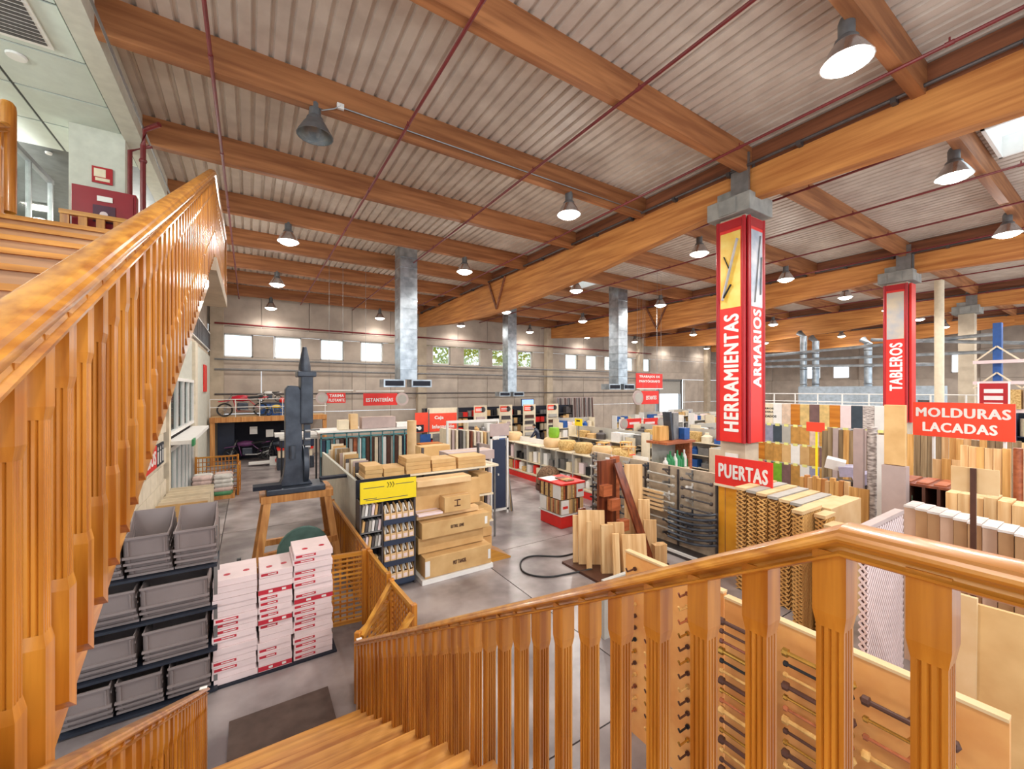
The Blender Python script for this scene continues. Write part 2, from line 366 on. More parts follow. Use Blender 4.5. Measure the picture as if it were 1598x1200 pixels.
# ------------------------------------------------------------ beams
PY = [-3.9, -.85, 2.2, 5.15, 8.2, 11.3, 14.35, 17.4, 20.5, 23.55, 26.65]
GX = [9.8, 21.3, 32.9, 44.4]
BAYS = [(-1.86, 9.9), (10.05, 21.4), (21.55, 33.0), (33.15, 44.5), (44.65, 51)]
bn = ['left bay', 'second bay', 'third bay', 'fourth bay', 'far right bay']
for bi, (a, b) in enumerate(BAYS):
    me = B().box(0, b-a, -.09, .09, 0, .58).mesh('roof_purlin', GLU_X)
    for yi, y in enumerate(PY):
        tag(mk('roof_purlin', me, None, (a, y, 8.94)), 'glued wooden roof purlin in the %s, %s counted from the stairs' % (bn[bi], nth(yi)), 'beam', 'wooden roof purlins')
bel = [(5.15,8.3),(8.2,8.02),(11,7.75),(15.3,7.5),(18,7.5),(22,7.68),(27.2,8.16)]
bel2 = [(5.15,8.3),(1.05,8.08),(-6,7.7)]
gn = ['nearest long', 'second', 'third', 'farthest']
for i, x in enumerate(GX):
    t = thing('roof_girder', '%s fish-bellied glued wooden girder running to the back wall' % gn[i], 'beam', (x,0,0), 0, 'wooden main girders')
    B().prism(bel+[(27.2,8.98),(5.15,8.98)], 'x', 0, .28).o('girder_body', GLU_Y, t)
    B().prism(bel2+[(-6,8.98),(5.15,8.98)], 'x', 0, .28).o('girder_body', GLU_Y, t)
    B().box(.1,.24,-6,27.6,8.98,9.5).o('upper_beam', GLU_D, t)
    ct = thing('cable_tray', 'dark cable conduit clipped along the top of the %s girder' % gn[i], 'conduit', (x-.1,0,9.04), 0, 'conduits on the girders')
    B().tube([(0,-6,0),(0,27.4,0)], .035, 8).o('conduit', DSTEEL, ct)
    cl = B().box(-.05,.11,-.04,.04,-.08,.02).mesh('clip', DSTEEL)
    for k in range(22): mk('clip', cl, ct, (0,-5+k*1.5,0))
for i, (x, y) in enumerate(((9.76,16.6),(21.26,16.6))):
    t = thing('girder_brace', 'V-shaped wooden brace hanging on a girder side, %s one' % ['beside the ventilation duct','on the second girder'][i], 'brace', (x,y,8.9), 0, 'girder braces')
    B().bar((0,-.75,.1),(0,0,-1.25),.07,.1).o('strut', GLU_D, t); B().bar((0,.75,.1),(0,0,-1.25),.07,.1).o('strut', GLU_D, t)
# sprinkler pipes
pn = 0
for x in (-.5, 2.55, 5.5, 8.6, 11.8, 14.6, 17.5, 20.4, 23.5, 26.5, 29.5, 32.3, 36, 40):
    t = thing('sprinkler_pipe', 'dark red sprinkler pipe under the roof, %s from the mezzanine' % nth(pn), 'pipe', (x,0,8.9), 0, 'sprinkler pipes'); pn += 1
    B().tube([(0,-6,0),(0,27.4,0)], .028, 8).o('pipe', REDP, t)
    hd = B().tube([(0,0,0),(0,0,.09)], .012, 6).tube([(0,-.05,0),(0,.05,0)],.036,8).mesh('sprinkler_head', REDP)
    for k in range(11): mk('sprinkler_head', hd, t, (0,-4.5+k*3.05,0))
rp_ = thing('riser_pipe', 'two dark red riser pipes with elbows beside the mezzanine column', 'pipe', (0,0,0))
B().tube([(-2.05,11.2,5.85),(-2.05,11.2,8.7),(-1.7,11.1,8.85)], .04, 8).o('pipe', REDP, rp_)
B().tube([(-1.75,10.6,5.85),(-1.75,10.6,8.6),(-1.7,10.45,8.85),(-1.45,10.2,8.9)], .045, 8).o('pipe', REDP, rp_)
for z_ in (7.2, 8.3): B().lathe([(.055,-.03),(.065,0),(.055,.03)],(-1.75,10.6,z_),10).o('coupling', REDP, rp_)
B().tube([(-1.72,3,8.86),(-1.72,27,8.86)], .02, 6).o('pipe', STEEL, rp_)
# pipes along the back wall
for i, (z_, r_, m_) in enumerate(((4.95,.06,STEEL),(5.5,.05,STEEL),(7.45,.05,REDP),(3.6,.05,DSTEEL))):
    tag(B().tube([(-1.6,27.2,z_),(34,27.2,z_)], r_, 8).o('wall_pipe', m_), ['grey pipe on the back wall just below the windows','grey pipe directly under the window sills','dark red pipe above the back windows','dark pipe low on the back wall'][i], 'pipe')
# ------------------------------------------------------------ high-bay lamps
def lampthing(on, off=False):
    t = thing('bay_lamp', '', 'lamp')
    B().lathe([(.0,.42),(.08,.42),(.1,.36),(.1,.16),(.14,.12),(.15,.05)], k=16).o('housing', HOUS, t, smooth=True)
    B().lathe([(.13,.1),(.2,.0),(.29,-.16),(.31,-.2),(.295,-.2),(.2,-.02),(.12,.08)], k=20).o('reflector', HOUS if off else REFL, t, smooth=True)
    B().lathe([(.001,-.3),(.12,-.29),(.22,-.25),(.295,-.18)], k=20).o('lens', GLASS if off else LENS, t)
    B().tube([(0,0,.42),(0,0,.5)], .02, 6).o('hook', STEEL, t)
    return t
LX = [1.0, 7.0, 12.7, 18.7, 24.8, 30.9, 36.6, 42.6]; LY = [2.3, 8.2, 14.35, 20.5, 26.62]
L0 = lampthing(True); LO = lampthing(False, True); first = True
rown = ['nearest', 'second', 'third', 'fourth', 'farthest']; coln = ['first', 'second', 'third', 'fourth', 'fifth', 'sixth', 'seventh', 'eighth']
LO.location = (1.0, 8.2, 8.65); LO['label'] = 'unlit grey bell-shaped high-bay lamp with a junction box beside it'
for r, y in enumerate(LY):
    for c_, x in enumerate(LX):
        if (r, c_) == (0, 0): continue
        if (r, c_) == (1, 0): lab = None
        else:
            lab = 'lit high-bay lamp, %s lamp row from the stairs, %s lamp from the mezzanine side' % (rown[r], coln[c_])
            if first: L0.location = (x, y, 8.6); L0['label'] = lab; L0['group'] = 'lit high-bay lamps'; first = False
            else: dup(L0, (x, y, 8.6), label=lab)
for r, y in enumerate([-3.9]+LY):
    for c_, x in enumerate([1.0,7.0,12.7,18.7,24.8,30.9,36.6,42.6]):
        ld = bpy.data.lights.new('bulb', 'POINT'); ld.energy = LAMP_W; ld.shadow_soft_size = .22; ld.color = (1, .96, .9)
        if (r, c_) == (2, 0): continue
        lo = bpy.data.objects.new('bulb', ld); COL.objects.link(lo); lo.location = (x, y, 8.1)
        ls = bpy.data.lights.new('beam', 'SPOT'); ls.energy = SPOT_W; ls.spot_size = math.radians(165); ls.spot_blend = .35; ls.shadow_soft_size = .25; ls.color = (1, .96, .9)
        if r == 5: ls.energy *= .3; ld.energy *= .3
        lo = bpy.data.objects.new('beam', ls); COL.objects.link(lo); lo.location = (x, y, 8.2)
jb = B().box(0,.12,-.05,0,0,.1).o('junction_box', WHITE, None, (1.35,8.1,9.02)); tag(jb, 'small white junction box on the purlin beside the unlit lamp', 'box')
cb = B().tube([(1.41,8.06,9.07),(1.3,8.06,8.98),(1.1,8.1,8.9),(1.05,8.15,9.0)], .012, 6).tube([(1.47,8.08,9.06),(9.7,8.08,9.06)], .014, 6).o('lamp_cable', STEEL); tag(cb, 'cable running along the purlin from the unlit lamp', 'cable')
# ------------------------------------------------------------ ventilation ducts
def duct(x, y, z0, z1, lab, w=.78):
    t = thing('ventilation_duct', lab, 'duct', (x,y,0), 0, 'vertical ventilation ducts')
    h_ = w*.44
    seg = B().box(-h_,h_,-h_,h_,0,.37).box(-h_-.012,h_+.012,-h_-.012,h_+.012,.37,.4).mesh('duct_section', GALV)
    k = int((z1-z0)/.4); st_ = (9.5-z0-.3)/k
    for i in range(k): mk('duct_section', seg, t, (0,0,z0+.3+i*st_))
    for a in (-.55, .55): B().box(a-.42,a+.42,-.3,.3,z0,z0+.3).o('air_outlet', GALV, t); B().box(a-.36,a+.36,-.32,-.3,z0+.05,z0+.25).o('grille', DARK, t)
duct(5.3,16.2,3.95,9.4,'shiny square ventilation duct with outlets beside the shelving sign')
duct(16.9,15.7,3.85,9.4,'shiny square ventilation duct behind the red hanging signs')
duct(14.9,23.6,3.4,9.4,'shiny square ventilation duct in front of the middle back windows')
duct(28.5,15.3,3.6,9.0,'slim bluish ventilation duct right of the first red column', .6)
# ------------------------------------------------------------ concrete columns with red banners
def bigcol(x, y, lab, panels, zt=7.95, zb=2.6):
    t = thing('concrete_column', lab, 'column', (x,y,0), 0, 'concrete columns of the hall')
    B().box(0,.6,0,.6,0,8.0).o('shaft', CONC2, t)
    B().box(-.22,.82,-.22,.82,7.98,8.4).o('capital', CAPIT, t, bev=.02); B().box(-.25,.85,.1,.5,8.0,8.35).o('corbel', CAPIT, t)
    B().box(-.05,.65,-.05,.65,8.4,8.62).o('bracket', CAPIT, t); B().box(-.08,-.02,-.12,.3,8.4,9.35).o('steel_plate', STEEL, t); B().box(.1,.5,-.16,-.1,8.4,9.1).o('steel_plate', STEEL, t)
    return t
bigcol(9.78,5.15,'concrete column carrying the tallest red two-sided banner', 1)
bigcol(21.1,5.05,'concrete column carrying the narrow red banner on the right', 1)
tag(bigcol(32.9,5.2,'bare beige concrete column in the far right of the hall', 0))
YEL2 = mat('picture amber', (232, 176, 40), .5, c2=(240, 214, 120), scale=2); PICG = mat('picture grey', (206, 204, 206), .5, c2=(150, 160, 176), scale=2.5)
def banner(name, x, y, rz, w, word, lab, pic, hz=(2.85, 5.65), th=.36, pt=7.6, pb=5.8):
    t = thing(name, lab, 'sign', (x,y,2.6), rz)
    B().box(0,w,-.07,0,0,5.3).o('panel', RED, t, bev=.01)
    B().tube([(0,-.06,0),(0,-.06,5.3)], .045, 10).o('edge_trim', REDD, t); B().tube([(w,-.06,0),(w,-.06,5.3)], .045, 10).o('edge_trim', REDD, t)
    B().box(.02,w-.02,-.08,-.06,5.08,5.28).o('top_band', REDD, t)
    B().box(.07,w-.07,-.078,-.07,pb-2.6,pt-2.6).o('picture', pic, t)
    txt(word, w/2+.02, (hz[0]+hz[1])/2-2.6, th, hz[1]-hz[0], -.07, WHITE, t, rot=True, bold=.03)
    return t
b1 = banner('column_banner', 9.74, 5.75, MX, .62, 'HERRAMIENTAS', 'tall red banner reading HERRAMIENTAS with an amber tool picture', YEL2)
B().bar((.14,-.085,3.4),(.5,-.085,4.8),.012,.16,(0,1,0)).o('pictured_tool', PICG, b1); B().bar((.12,-.085,3.4),(.34,-.085,3.75),.012,.1,(0,1,0)).bar((.3,-.085,4.1),(.16,-.085,4.45),.012,.05,(0,1,0)).o('pictured_tool', DARK, b1)
b2 = banner('column_banner', 9.77, 5.12, 0, .64, 'ARMARIOS', 'tall red banner reading ARMARIOS with a grey picture', PICG, (3.9, 5.75), .36)
B().bar((.2,-.085,3.3),(.45,-.085,4.9),.012,.05,(0,1,0)).bar((.45,-.085,3.5),(.5,-.085,4.4),.012,.06,(0,1,0)).o('pictured_door', STEEL, b2)
banner('column_banner', 21.04, 5.68, MX, .64, 'TABLEROS', 'narrow red banner reading TABLEROS on the second column', mat('picture beige', (206, 190, 166), .5, c2=(170, 170, 176), scale=2), (3.8, 5.65), .38)
B().box(0,.5,-.07,0,0,5.3).o('column_banner', RED, None, (21.12,5.0,2.6)); tag(bpy.data.objects['column_banner.003'], 'plain red banner side facing right on the second column', 'sign')
pl = B().box(-.04,0,0,.3,0,.12).o('nameplate', WHITE, None, (9.76,5.3,2.2)); tag(pl, 'small white plate on the column under the tallest red banner', 'plate')
# ============================================================ stairs in the foreground
def flute(hw, g=.0055, n=3):
    pts = []; w = hw*2; m = .012; gw = .007
    def side(fx):
        out = [fx(-hw, 0)]
        for k in range(n):
            c = -hw+m+(w-2*m)*k/(n-1)
            out += [fx(c-gw/2, 0), fx(c, g), fx(c+gw/2, 0)]
        return out
    pts += side(lambda t, d: (t, -hw+d)); pts += side(lambda t, d: (hw-d, t)); pts += side(lambda t, d: (-t, hw-d)); pts += side(lambda t, d: (-hw+d, -t))
    return pts
def baluster_mesh(L, tb, lb, h=.031, tip=.05):
    b = B(); s_ = .0255
    b.box(-h, h, -h, h, -tb, 0)
    def fr(z0, a, z1, c):
        n = len(b.v)
        for z, r in ((z0,a),(z1,c)): b.v.extend([(-r,-r,z),(r,-r,z),(r,r,z),(-r,r,z)])
        b.f.extend([(n+i, n+(i+1)%4, n+4+(i+1)%4, n+4+i) for i in range(4)])
    fr(-tb, h, -tb-.035, s_)
    b.prism(flute(s_), 'z', -tb-.03, -L+lb+.03)
    fr(-L+lb+.035, s_, -L+lb, h)
    b.box(-h, h, -h, h, -L+tip, -L+lb)
    n = len(b.v)                     # slanted tip
    b.v.extend([(-h,-h,-L+tip),(h,-h,-L+tip),(h,h,-L+tip),(-h,h,-L+tip),(-h,h,-L),(h,h,-L)])
    b.f.extend([(n,n+1,n+5,n+4),(n+2,n+3,n+4,n+5),(n+1,n+2,n+5),(n+3,n,n+4)])
    return b.mesh('baluster', V_Z)
def railprof(w, h):
    L_ = [(-w*.36,-h),(-w*.42,-h*.94),(-w*.43,-h*.86),(-w*.28,-h*.8),(-w*.25,-h*.7),(-w*.33,-h*.58),(-w*.48,-h*.48),(-w*.52,-h*.38),(-w*.5,-h*.28),(-w*.44,-h*.22),(-w*.42,-h*.2),(-w*.4,-h*.1),(-w*.28,-h*.03)]
    return L_+[(0,0)]+[(-a,b) for a, b in L_[::-1]]
BAL_LO = baluster_mesh(1.16, .135, .3); BAL_UP = baluster_mesh(1.2, .19, .38)
def rz_lo(y): return 3.56 if y < .36 else 3.56-.567*(y-.36)
def rz_up(y): return 3.984+.505*(y-1.33) if y < 7.68 else 7.19
rr_ = thing('stair_railing', 'varnished wooden railing on the right of the descending stairs', 'railing', (0,0,0))
B().sweep(railprof(.095,.066), [(1.09,y,rz_lo(y)) for y in (-1.6,.36,5.12)]).o('handrail', V_Y, rr_, smooth=True)
y = -1.2
while y < 5.05: mk('baluster', BAL_LO, rr_, (1.09, y+.03, rz_lo(y+.03)-.05)); y += .155
B().box(1.06,1.12,4.98,5.08,0,.82).o('end_post', V_Z, rr_)
pn_ = B().box(-.03,.03,-.03,.03,0,.004).o('price_tag', WHITE, None, (1.09,5.05,rz_lo(5.05)+.0),); tag(pn_, 'small white sticker on the lower end of the right handrail', 'sticker')
rl_ = thing('stair_railing', 'varnished wooden railing on the left of the descending stairs, low in the picture', 'railing', (0,0,0))
B().sweep(railprof(.095,.066), [(-.385,y,rz_lo(y)) for y in (.45,5.12)]).o('handrail', V_Y, rl_, smooth=True)
y = .6
while y < 5.05: mk('baluster', BAL_LO, rl_, (-.385, y, rz_lo(y)-.05)); y += .155
B().box(-.415,-.355,4.98,5.08,0,.82).o('end_post', V_Z, rl_)
pn_ = B().box(-.03,.03,-.03,.03,0,.004).o('price_tag', WHITE, None, (-.385,5.04,rz_lo(5.04))); tag(pn_, 'small white sticker on the lower end of the left lower handrail', 'sticker')
ru_ = thing('stair_railing', 'large varnished wooden railing of the stairs climbing up on the left', 'railing', (0,0,0))
B().sweep(railprof(.105,.15), [(-.48,y,rz_up(y)) for y in (.25,7.6,7.7,11.0)]).o('handrail', V_Y, ru_, smooth=True)
y = .42
while y < 10.9: mk('baluster', BAL_UP, ru_, (-.48, y, rz_up(y)-.12)); y += .167
B().box(-.52,-.44,10.96,11.02,5.85,7.06).o('end_post', V_Z, ru_)
rc_ = thing('landing_railing', 'low wooden railing across the head of the stairs before the red cabinet', 'railing', (0,10.85,0))
B().box(-2.95,-.5,-.05,.05,7.1,7.18).o('handrail', V_X, rc_)
bs = B().box(-.06,.06,-.03,.03,5.85,7.1).mesh('baluster', V_Z)
for k in range(11): mk('baluster', bs, rc_, (-2.88+k*.24,0,0))
ro_ = thing('stair_railing', 'outer varnished railing with a rounded newel post at the far left edge', 'railing', (0,0,0))
B().lathe([(.0,1.36),(.05,1.35),(.075,1.31),(.08,1.25),(.08,0)],(-2.5,7.55,6.02),16).o('newel_post', V_Z, ro_, smooth=True)
B().sweep(railprof(.1,.12), [(-2.5,y,rz_up(y)) for y in (.3,7.5)]).o('handrail', V_Y, ro_, smooth=True)
y = .5
while y < 7.4: mk('baluster', BAL_UP, ro_, (-2.5,y,rz_up(y)-.1)); y += .167
# the flights
st = thing('lower_stairs', 'wooden staircase going down to the shop floor', 'stairs', (0,0,0))
tr_ = B().box(-.4,1.08,-.02,.335,-.035,0).mesh('tread', TREAD); ri_ = B().box(-.4,1.08,0,.02,-.14,0).mesh('riser', V_X)
for i in range(14):
    mk('tread', tr_, st, (0,.62+i*.305,2.6-.1733*(i+1)))
    mk('riser', ri_, st, (0,.62+i*.305,2.6-.1733*i-.036))
mk('riser', ri_, st, (0,.62+14*.305,.137))
for x in (-.36, 1.02): B().prism([(.6,2.5),(4.9,.06),(4.9,0),(4.6,0),(.6,2.2)], 'x', x, x+.04).o('stringer', V_Y, st)
su = thing('upper_stairs', 'wide wooden staircase climbing to the mezzanine on the left', 'stairs', (0,0,0))
TL = [B().box(-2.46,-.53,-.03,.56,-.05,0).mesh('tread', TREAD), B().box(-2.46,-.53,0,.02,-.21,0).mesh('riser', wood('riser wood', (206,164,122), (160,116,80), 'x', 9))]
for i in range(13):
    mk('tread', TL[0], su, (0,.66+i*.533,2.6+.25*(i+1))); mk('riser', TL[1], su, (0,.66+i*.533,2.6+.25*(i+1)-.05))
B().prism([(.6,2.55),(7.6,5.83),(7.6,5.4),(.95,2.3),(.6,2.3)], 'x', -.53, -.515).o('stringer', V_Y, su)
B().prism([(.95,2.42),(7.6,5.5),(7.6,5.42),(.95,2.34)], 'x', -2.46, -.53).o('soffit', V_Y, su)
ld_ = B().box(-2.6,1.15,-1.9,.62,2.45,2.6).o('stair_landing', TREAD); tag(ld_, 'wooden landing between the two flights of stairs', 'landing')
cp_ = B().box(-.2,.85,5.05,5.75,0,.018).o('door_mat', mat('mat brown', (96,78,70), .95)); tag(cp_, 'dark brown door mat at the foot of the stairs', 'mat')
# ============================================================ grey open bins left
def tubmesh(w, hb=.42):
    b = B(); d = .44; t = .012; hf = .25
    b.prism([(0,0),(t,0),(t-.035,hf),(-.035,hf)], 'x', 0, w)                # front
    b.box(-.012,w+.012,-.03,-.0,0,.028); b.box(-.006,w+.006,-.05,-.034,hf-.02,hf+.005)     # rims
    b.box(0,w,0,d,0,t)
    b.prism([(d,0),(d+t,0),(d+t+.05,hb),(d+.05,hb)], 'x', .0, w)
    for x in (0, w-t): b.prism([(0,0),(d,0),(d+.05,hb),(d*.5,hf+.02),(-.035,hf)], 'x', x, x+t)
    for x in (.03, w-.045): b.prism([(-.012,.01),(0,.01),(-.035,hf-.04),(-.047,hf-.04)], 'x', x, x+.015)
    return b.mesh('plastic_bin', TUB)
TM = {(w, r): tubmesh(w, .44 if r else .29) for w in (.4, .64, .6) for r in (0, 1)}
rows = [(.06,[-1.74,-1.28,-.83],.4,3),(.56,[-1.74,-1.05],.6,3),(1.09,[-1.76,-1.08],.64,3),(1.63,[-1.66,-1.21,-.77],.4,4)]
rw = ['bottom','second','third','top']
for r, (z0, xs_, w, n) in enumerate(rows):
    for c_, x0 in enumerate(xs_):
        for k in range(n):
            
            p = ['left','middle','right'][c_] if len(xs_) == 3 else ['left','right'][c_]
            tag(mk('plastic_bin', TM[(w, int(r == 3))], None, (x0+random.uniform(-.012,.012), 6.51-k*.042+random.uniform(-.008,.008), z0+.012+k*.082)),
                'grey plastic bin, %s in the %s nest of the %s shelf' % (ORD[k], p, rw[r]), 'bin', 'grey plastic bins nested under the stairs')
sh = thing('bin_rack', 'dark steel rack holding the grey plastic bins', 'rack', (-1.8,6.42,0))
for z in (.02,.53,1.06,1.6): B().box(0,1.45,.0,.55,z,z+.03).o('shelf', mat('rack blue black', (34,40,54), .5), sh)
for x in (0.0,1.41):
    for y in (.08,.52): B().box(x,x+.04,y,y+.04,0,2.1).o('upright', STEEL, sh)
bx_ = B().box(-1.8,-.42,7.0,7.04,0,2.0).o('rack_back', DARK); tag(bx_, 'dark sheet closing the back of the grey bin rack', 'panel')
# white tile cartons
def carton(w, d, h, red):
    t = thing('tile_carton', '', 'carton'); B().box(0,w,0,d,0,h).o('box', PINKB, t)
    if red == 1: B().box(.02,w*.55,-.002,0,h*.3,h*.75).o('label', LRED, t); B().box(.1,w*.5,-.004,-.002,h*.45,h*.6).o('print', WHITE, t)
    if red == 2: B().box(0,w,-.002,0,h*.1,h*.9).o('label', LRED, t); B().box(w*.3,w*.42,-.004,-.002,h*.3,h*.7).box(w*.7,w*.82,-.004,-.002,h*.3,h*.7).o('print', WHITE, t)
    B().lathe([(.001,.001),(.04,.001)],(w*.3,d*.3,h),12).o('round_logo', LRED, t); B().lathe([(.001,.001),(.04,.001)],(w*.75,d*.35,h),12).o('round_logo', LRED, t)
    return t
for si, (x0, w, n, sn, hh) in enumerate(((-.4,.48,17,'left',.079),(.1,.4,17,'middle',.079),(.52,.5,19,'right',.079))):
    protos = {}
    for k in range(n):
        rd = random.choice([0,1,1,1,2]) if si else random.choice([0,0,1,1])
        if si == 0 and 11 < k < 16: rd = 0
        loc = (x0+random.uniform(-.012,.012), 6.5+random.uniform(-.015,.015), .03+k*hh); lab = 'white carton with red print, %s in the %s stack' % (ORD[k] if k < 20 else '', sn)
        if rd not in protos:
            t = carton(w, .62, hh-.004, rd); t.location = loc; t['label'] = lab; t['group'] = 'white cartons stacked beside the lattice'; protos[rd] = t
        else: dup(protos[rd], loc, label=lab)
B().box(-.45,1.08,6.46,7.1,0,.025).o('pallet_sheet', DARK); tag(bpy.data.objects['pallet_sheet'], 'dark pallet sheet under the three stacks of white cartons', 'pallet')
# lattice screens
def lattice(name, lab, p, q, h, nz, nx, extra=None):
    p = Vector((*p,0)); q = Vector((*q,0)); L_ = (q-p).length; t = thing(name, lab, 'lattice', p, math.atan2(q.y-p.y,q.x-p.x), 'orange wooden lattice screens')
    for x in (0, L_-.07): B().box(x,x+.07,-.035,.035,0,h+.02).o('post', V_Z, t, bev=.006)
    B().box(.07,L_-.07,-.025,.025,h-.06,h).o('top_rail', V_X, t); B().box(.07,L_-.07,-.025,.025,.06,.12).o('bottom_rail', V_X, t)
    a = B().box(.07,L_-.07,-.018,0,0,.028).mesh('lattice_slat', V_X); b = B().box(0,.028,0,.018,.1,h-.05).mesh('lattice_slat', V_Z)
    for k in range(nz): mk('lattice_slat', a, t, (0,0,.16+k*(h-.22)/nz))
    for k in range(nx): mk('lattice_slat', b, t, (.1+k*(L_-.2)/nx,0,0))
    if extra: B().bar(*extra, .06, .06).o('brace', V_X, t)
    return t
lattice('lattice_screen','long orange lattice screen standing behind the white cartons',(-.42,7.25),(1.62,7.0),1.2,13,18)
lattice('lattice_screen','orange lattice screen running back beside the band saw trestle',(1.66,7.02),(1.68,10.65),1.2,11,26)
lattice('lattice_screen','orange lattice screen running forward from the corner post',(1.68,5.9),(1.66,6.95),1.2,13,9)
lattice('lattice_screen','orange lattice screen with end post nearest the stairs',(1.73,4.95),(1.69,5.85),1.15,12,8)
lattice('lattice_gate','short lattice return with a slanted top bar next to the stair foot',(1.1,5.25),(1.66,5.85),.85,8,6,((.05,-.04,.8),(.8,-.04,1.1)))
lattice('lattice_gate','short lattice return with slanted bar closest to the right handrail end',(1.2,4.75),(1.7,4.95),.8,8,5,((0,-.04,.7),(.5,-.04,1.1)))
# ============================================================ trestle and band saw
tz = 1.72
tt = thing('wooden_trestle', 'heavy wooden trestle table carrying the grey band saw', 'trestle', (.85,9.95,0))
for sx, x in ((-1,-.55),(1,.55)):
    for sy in (-1,1): B().bar((x+sx*.22,sy*.62,0),(x,sy*.4,tz-.12),.13,.13).o('leg', TRES, tt)
for y_ in (-.48,.34): B().box(-.66,.66,y_,y_+.14,tz-.14,tz).o('top_beam', TRES, tt)
for x_ in (-.68,.54): B().box(x_,x_+.14,-.34,.34,tz-.14,tz).o('end_beam', TRES, tt)
B().bar((-.72,-.55,.55),(.72,-.55,.7),.1,.12).o('cross_beam', TRES, tt); B().bar((-.7,.5,.5),(.7,.5,.5),.1,.12).o('cross_beam', TRES, tt)
sw = thing('band_saw', 'tall slate grey cast iron band saw machine on the wooden trestle', 'machine', (1.0,9.9,tz))
B().box(-.72,.36,-.42,.3,0,.12).o('base', IRON, sw, bev=.02)
B().prism([(-.5,.12),(.14,.12),(.02,.3),(-.06,.7),(-.08,1.7),(-.08,2.1),(-.13,2.2),(-.32,2.22),(-.38,2.14),(-.38,1.2),(-.38,.6),(-.42,.3)], 'y', -.22, .12).o('column', IRON, sw, bev=.02)
B().lathe([(.0,-.06),(.12,-.06),(.38,-.05),(.42,-.04),(.42,.05),(.38,.06),(0,.06)],(0,0,0),28,'x').o('lower_wheel', IRON, sw, (-.0,.02,.52), smooth=True)
B().box(-.1,.14,-.28,.22,1.4,2.45).o('upper_guard', IRON, sw, bev=.03)
B().box(-.16,.2,-.3,.24,2.4,2.52).o('tension_plate', IRON, sw, bev=.02)
B().lathe([(.12,2.5),(.12,2.62),(.09,2.8),(.05,3.0),(.04,3.05),(0,3.06)],(.0,-.02,0),14).o('top_cone', IRON, sw, smooth=True)
B().box(-.13,-.1,-.1,.0,1.6,2.1).o('side_plate', IRON, sw)
B().tube([(.08,-.05,.52),(.08,-.05,1.5)], .015, 6).o('blade', STEEL, sw)
B().box(-.02,.1,-.14,.02,.95,1.45).o('blade_guide', IRON, sw)
for k in range(4): B().lathe([(0,-.05),(.05,-.05),(.05,.05),(0,.05)],(.05,-.1,.9+k*.17),10,'x').o('guide_roller', STEEL, sw)
B().box(-.95,-.45,-.35,-.05,.12,.2).o('table_arm', DARK, sw); B().box(.3,.95,-.1,.1,.15,.2).o('table_arm', DARK, sw)
B().tube([(-.45,.02,1.25),(.3,.02,1.25)], .02, 6).o('hand_rod', STEEL, sw); B().lathe([(.06,0),(.06,.26),(.0,.27)],(-.25,-.26,.7),10).o('oil_canister', IRON, sw)
bl = thing('round_saw_blade', 'large round blade standing on edge behind the white cartons', 'blade', (.85,8.6,0))
B().lathe([(0,-.02),(.42,-.02),(.44,0),(.42,.02),(0,.02)],(0,0,.85),28,'y').o('disc', mat('blade grey green', (96,128,120), .35, .4), bl); B().box(-.1,.1,-.1,.1,0,.5).o('stand', IRON, bl)
gr = thing('grinder', 'small grey grinding machine on a stand left of the trestle', 'machine', (-.35,8.1,0))
B().box(-.12,.12,-.12,.12,0,.75).o('pedestal', IRON, gr); B().box(-.22,.12,-.1,.1,.75,1.0).o('motor', GREYP, gr, bev=.02); B().lathe([(0,-.03),(.1,-.03),(.1,.03),(0,.03)],(.2,0,.98),16,'x').o('wheel', BLACK, gr)
# ============================================================ cream sheet boards and green bags at the left wall
for k in range(7):
    me = B().box(0,.9,0,.03,0,1.35).o('sheet_board', CREAM if k else CARD, None, (-1.7+.0*k,11.4+k*.32,0)); me.rotation_euler[0] = -.08
    tag(me, 'cream board leaning at the left wall, %s from the front' % nth(k), 'board', 'cream boards leaning at the left wall')
pb = B().box(-1.72,-.45,17.6,18.8,0,.12).o('pallet', TRES); tag(pb, 'wooden pallet under the green and white bags', 'pallet')
bagm = {}
def bagmesh(m):
    b = B(); n = 8
    for j in range(5):
        v = j/4; 
        for i in range(n):
            a = 2*PI*i/n; s_ = math.sin(PI*(.12+.76*v)); b.v.append((.3*math.copysign(abs(math.cos(a))**.5, math.cos(a))*(.8+.2*s_), .22*math.copysign(abs(math.sin(a))**.5, math.sin(a))*(.8+.2*s_), .15*v))
    for j in range(4):
        for i in range(n): b.f.append((j*n+i, j*n+(i+1)%n, (j+1)*n+(i+1)%n, (j+1)*n+i))
    b.f += [tuple(range(n))[::-1], tuple(4*n+i for i in range(n))]
    return b.mesh('sack', m)
BG = [bagmesh(mat('sack white', (226,222,214), .6)), bagmesh(mat('sack green', (84,150,104), .6)), bagmesh(mat('sack pink', (224,196,186), .6))]
for L_ in range(5):
    for i in range(2):
        for j in range(2):
            z = .12+L_*.14; me = BG[(L_+i+j) % 3 if L_ < 3 else (0 if (i+j) % 2 else 2)]
            o = mk('sack', me, None, (-1.4+i*.6, 17.85+j*.45, z)); 
            tag(o, '%s sack in the %s layer on the pallet, %s %s' % (['white','green','pinkish'][BG.index(me)], ORD[L_], ['left','right'][i], ['front','back'][j]), 'sack', 'sacks on the pallet')
lattice('lattice_screen','orange lattice screen behind the green and white sacks',(-1.7,19.0),(-.35,19.0),1.35,7,10)
lattice('lattice_screen','short lattice end screen right of the sacks',(-.36,18.0),(-.32,18.95),1.1,6,6)
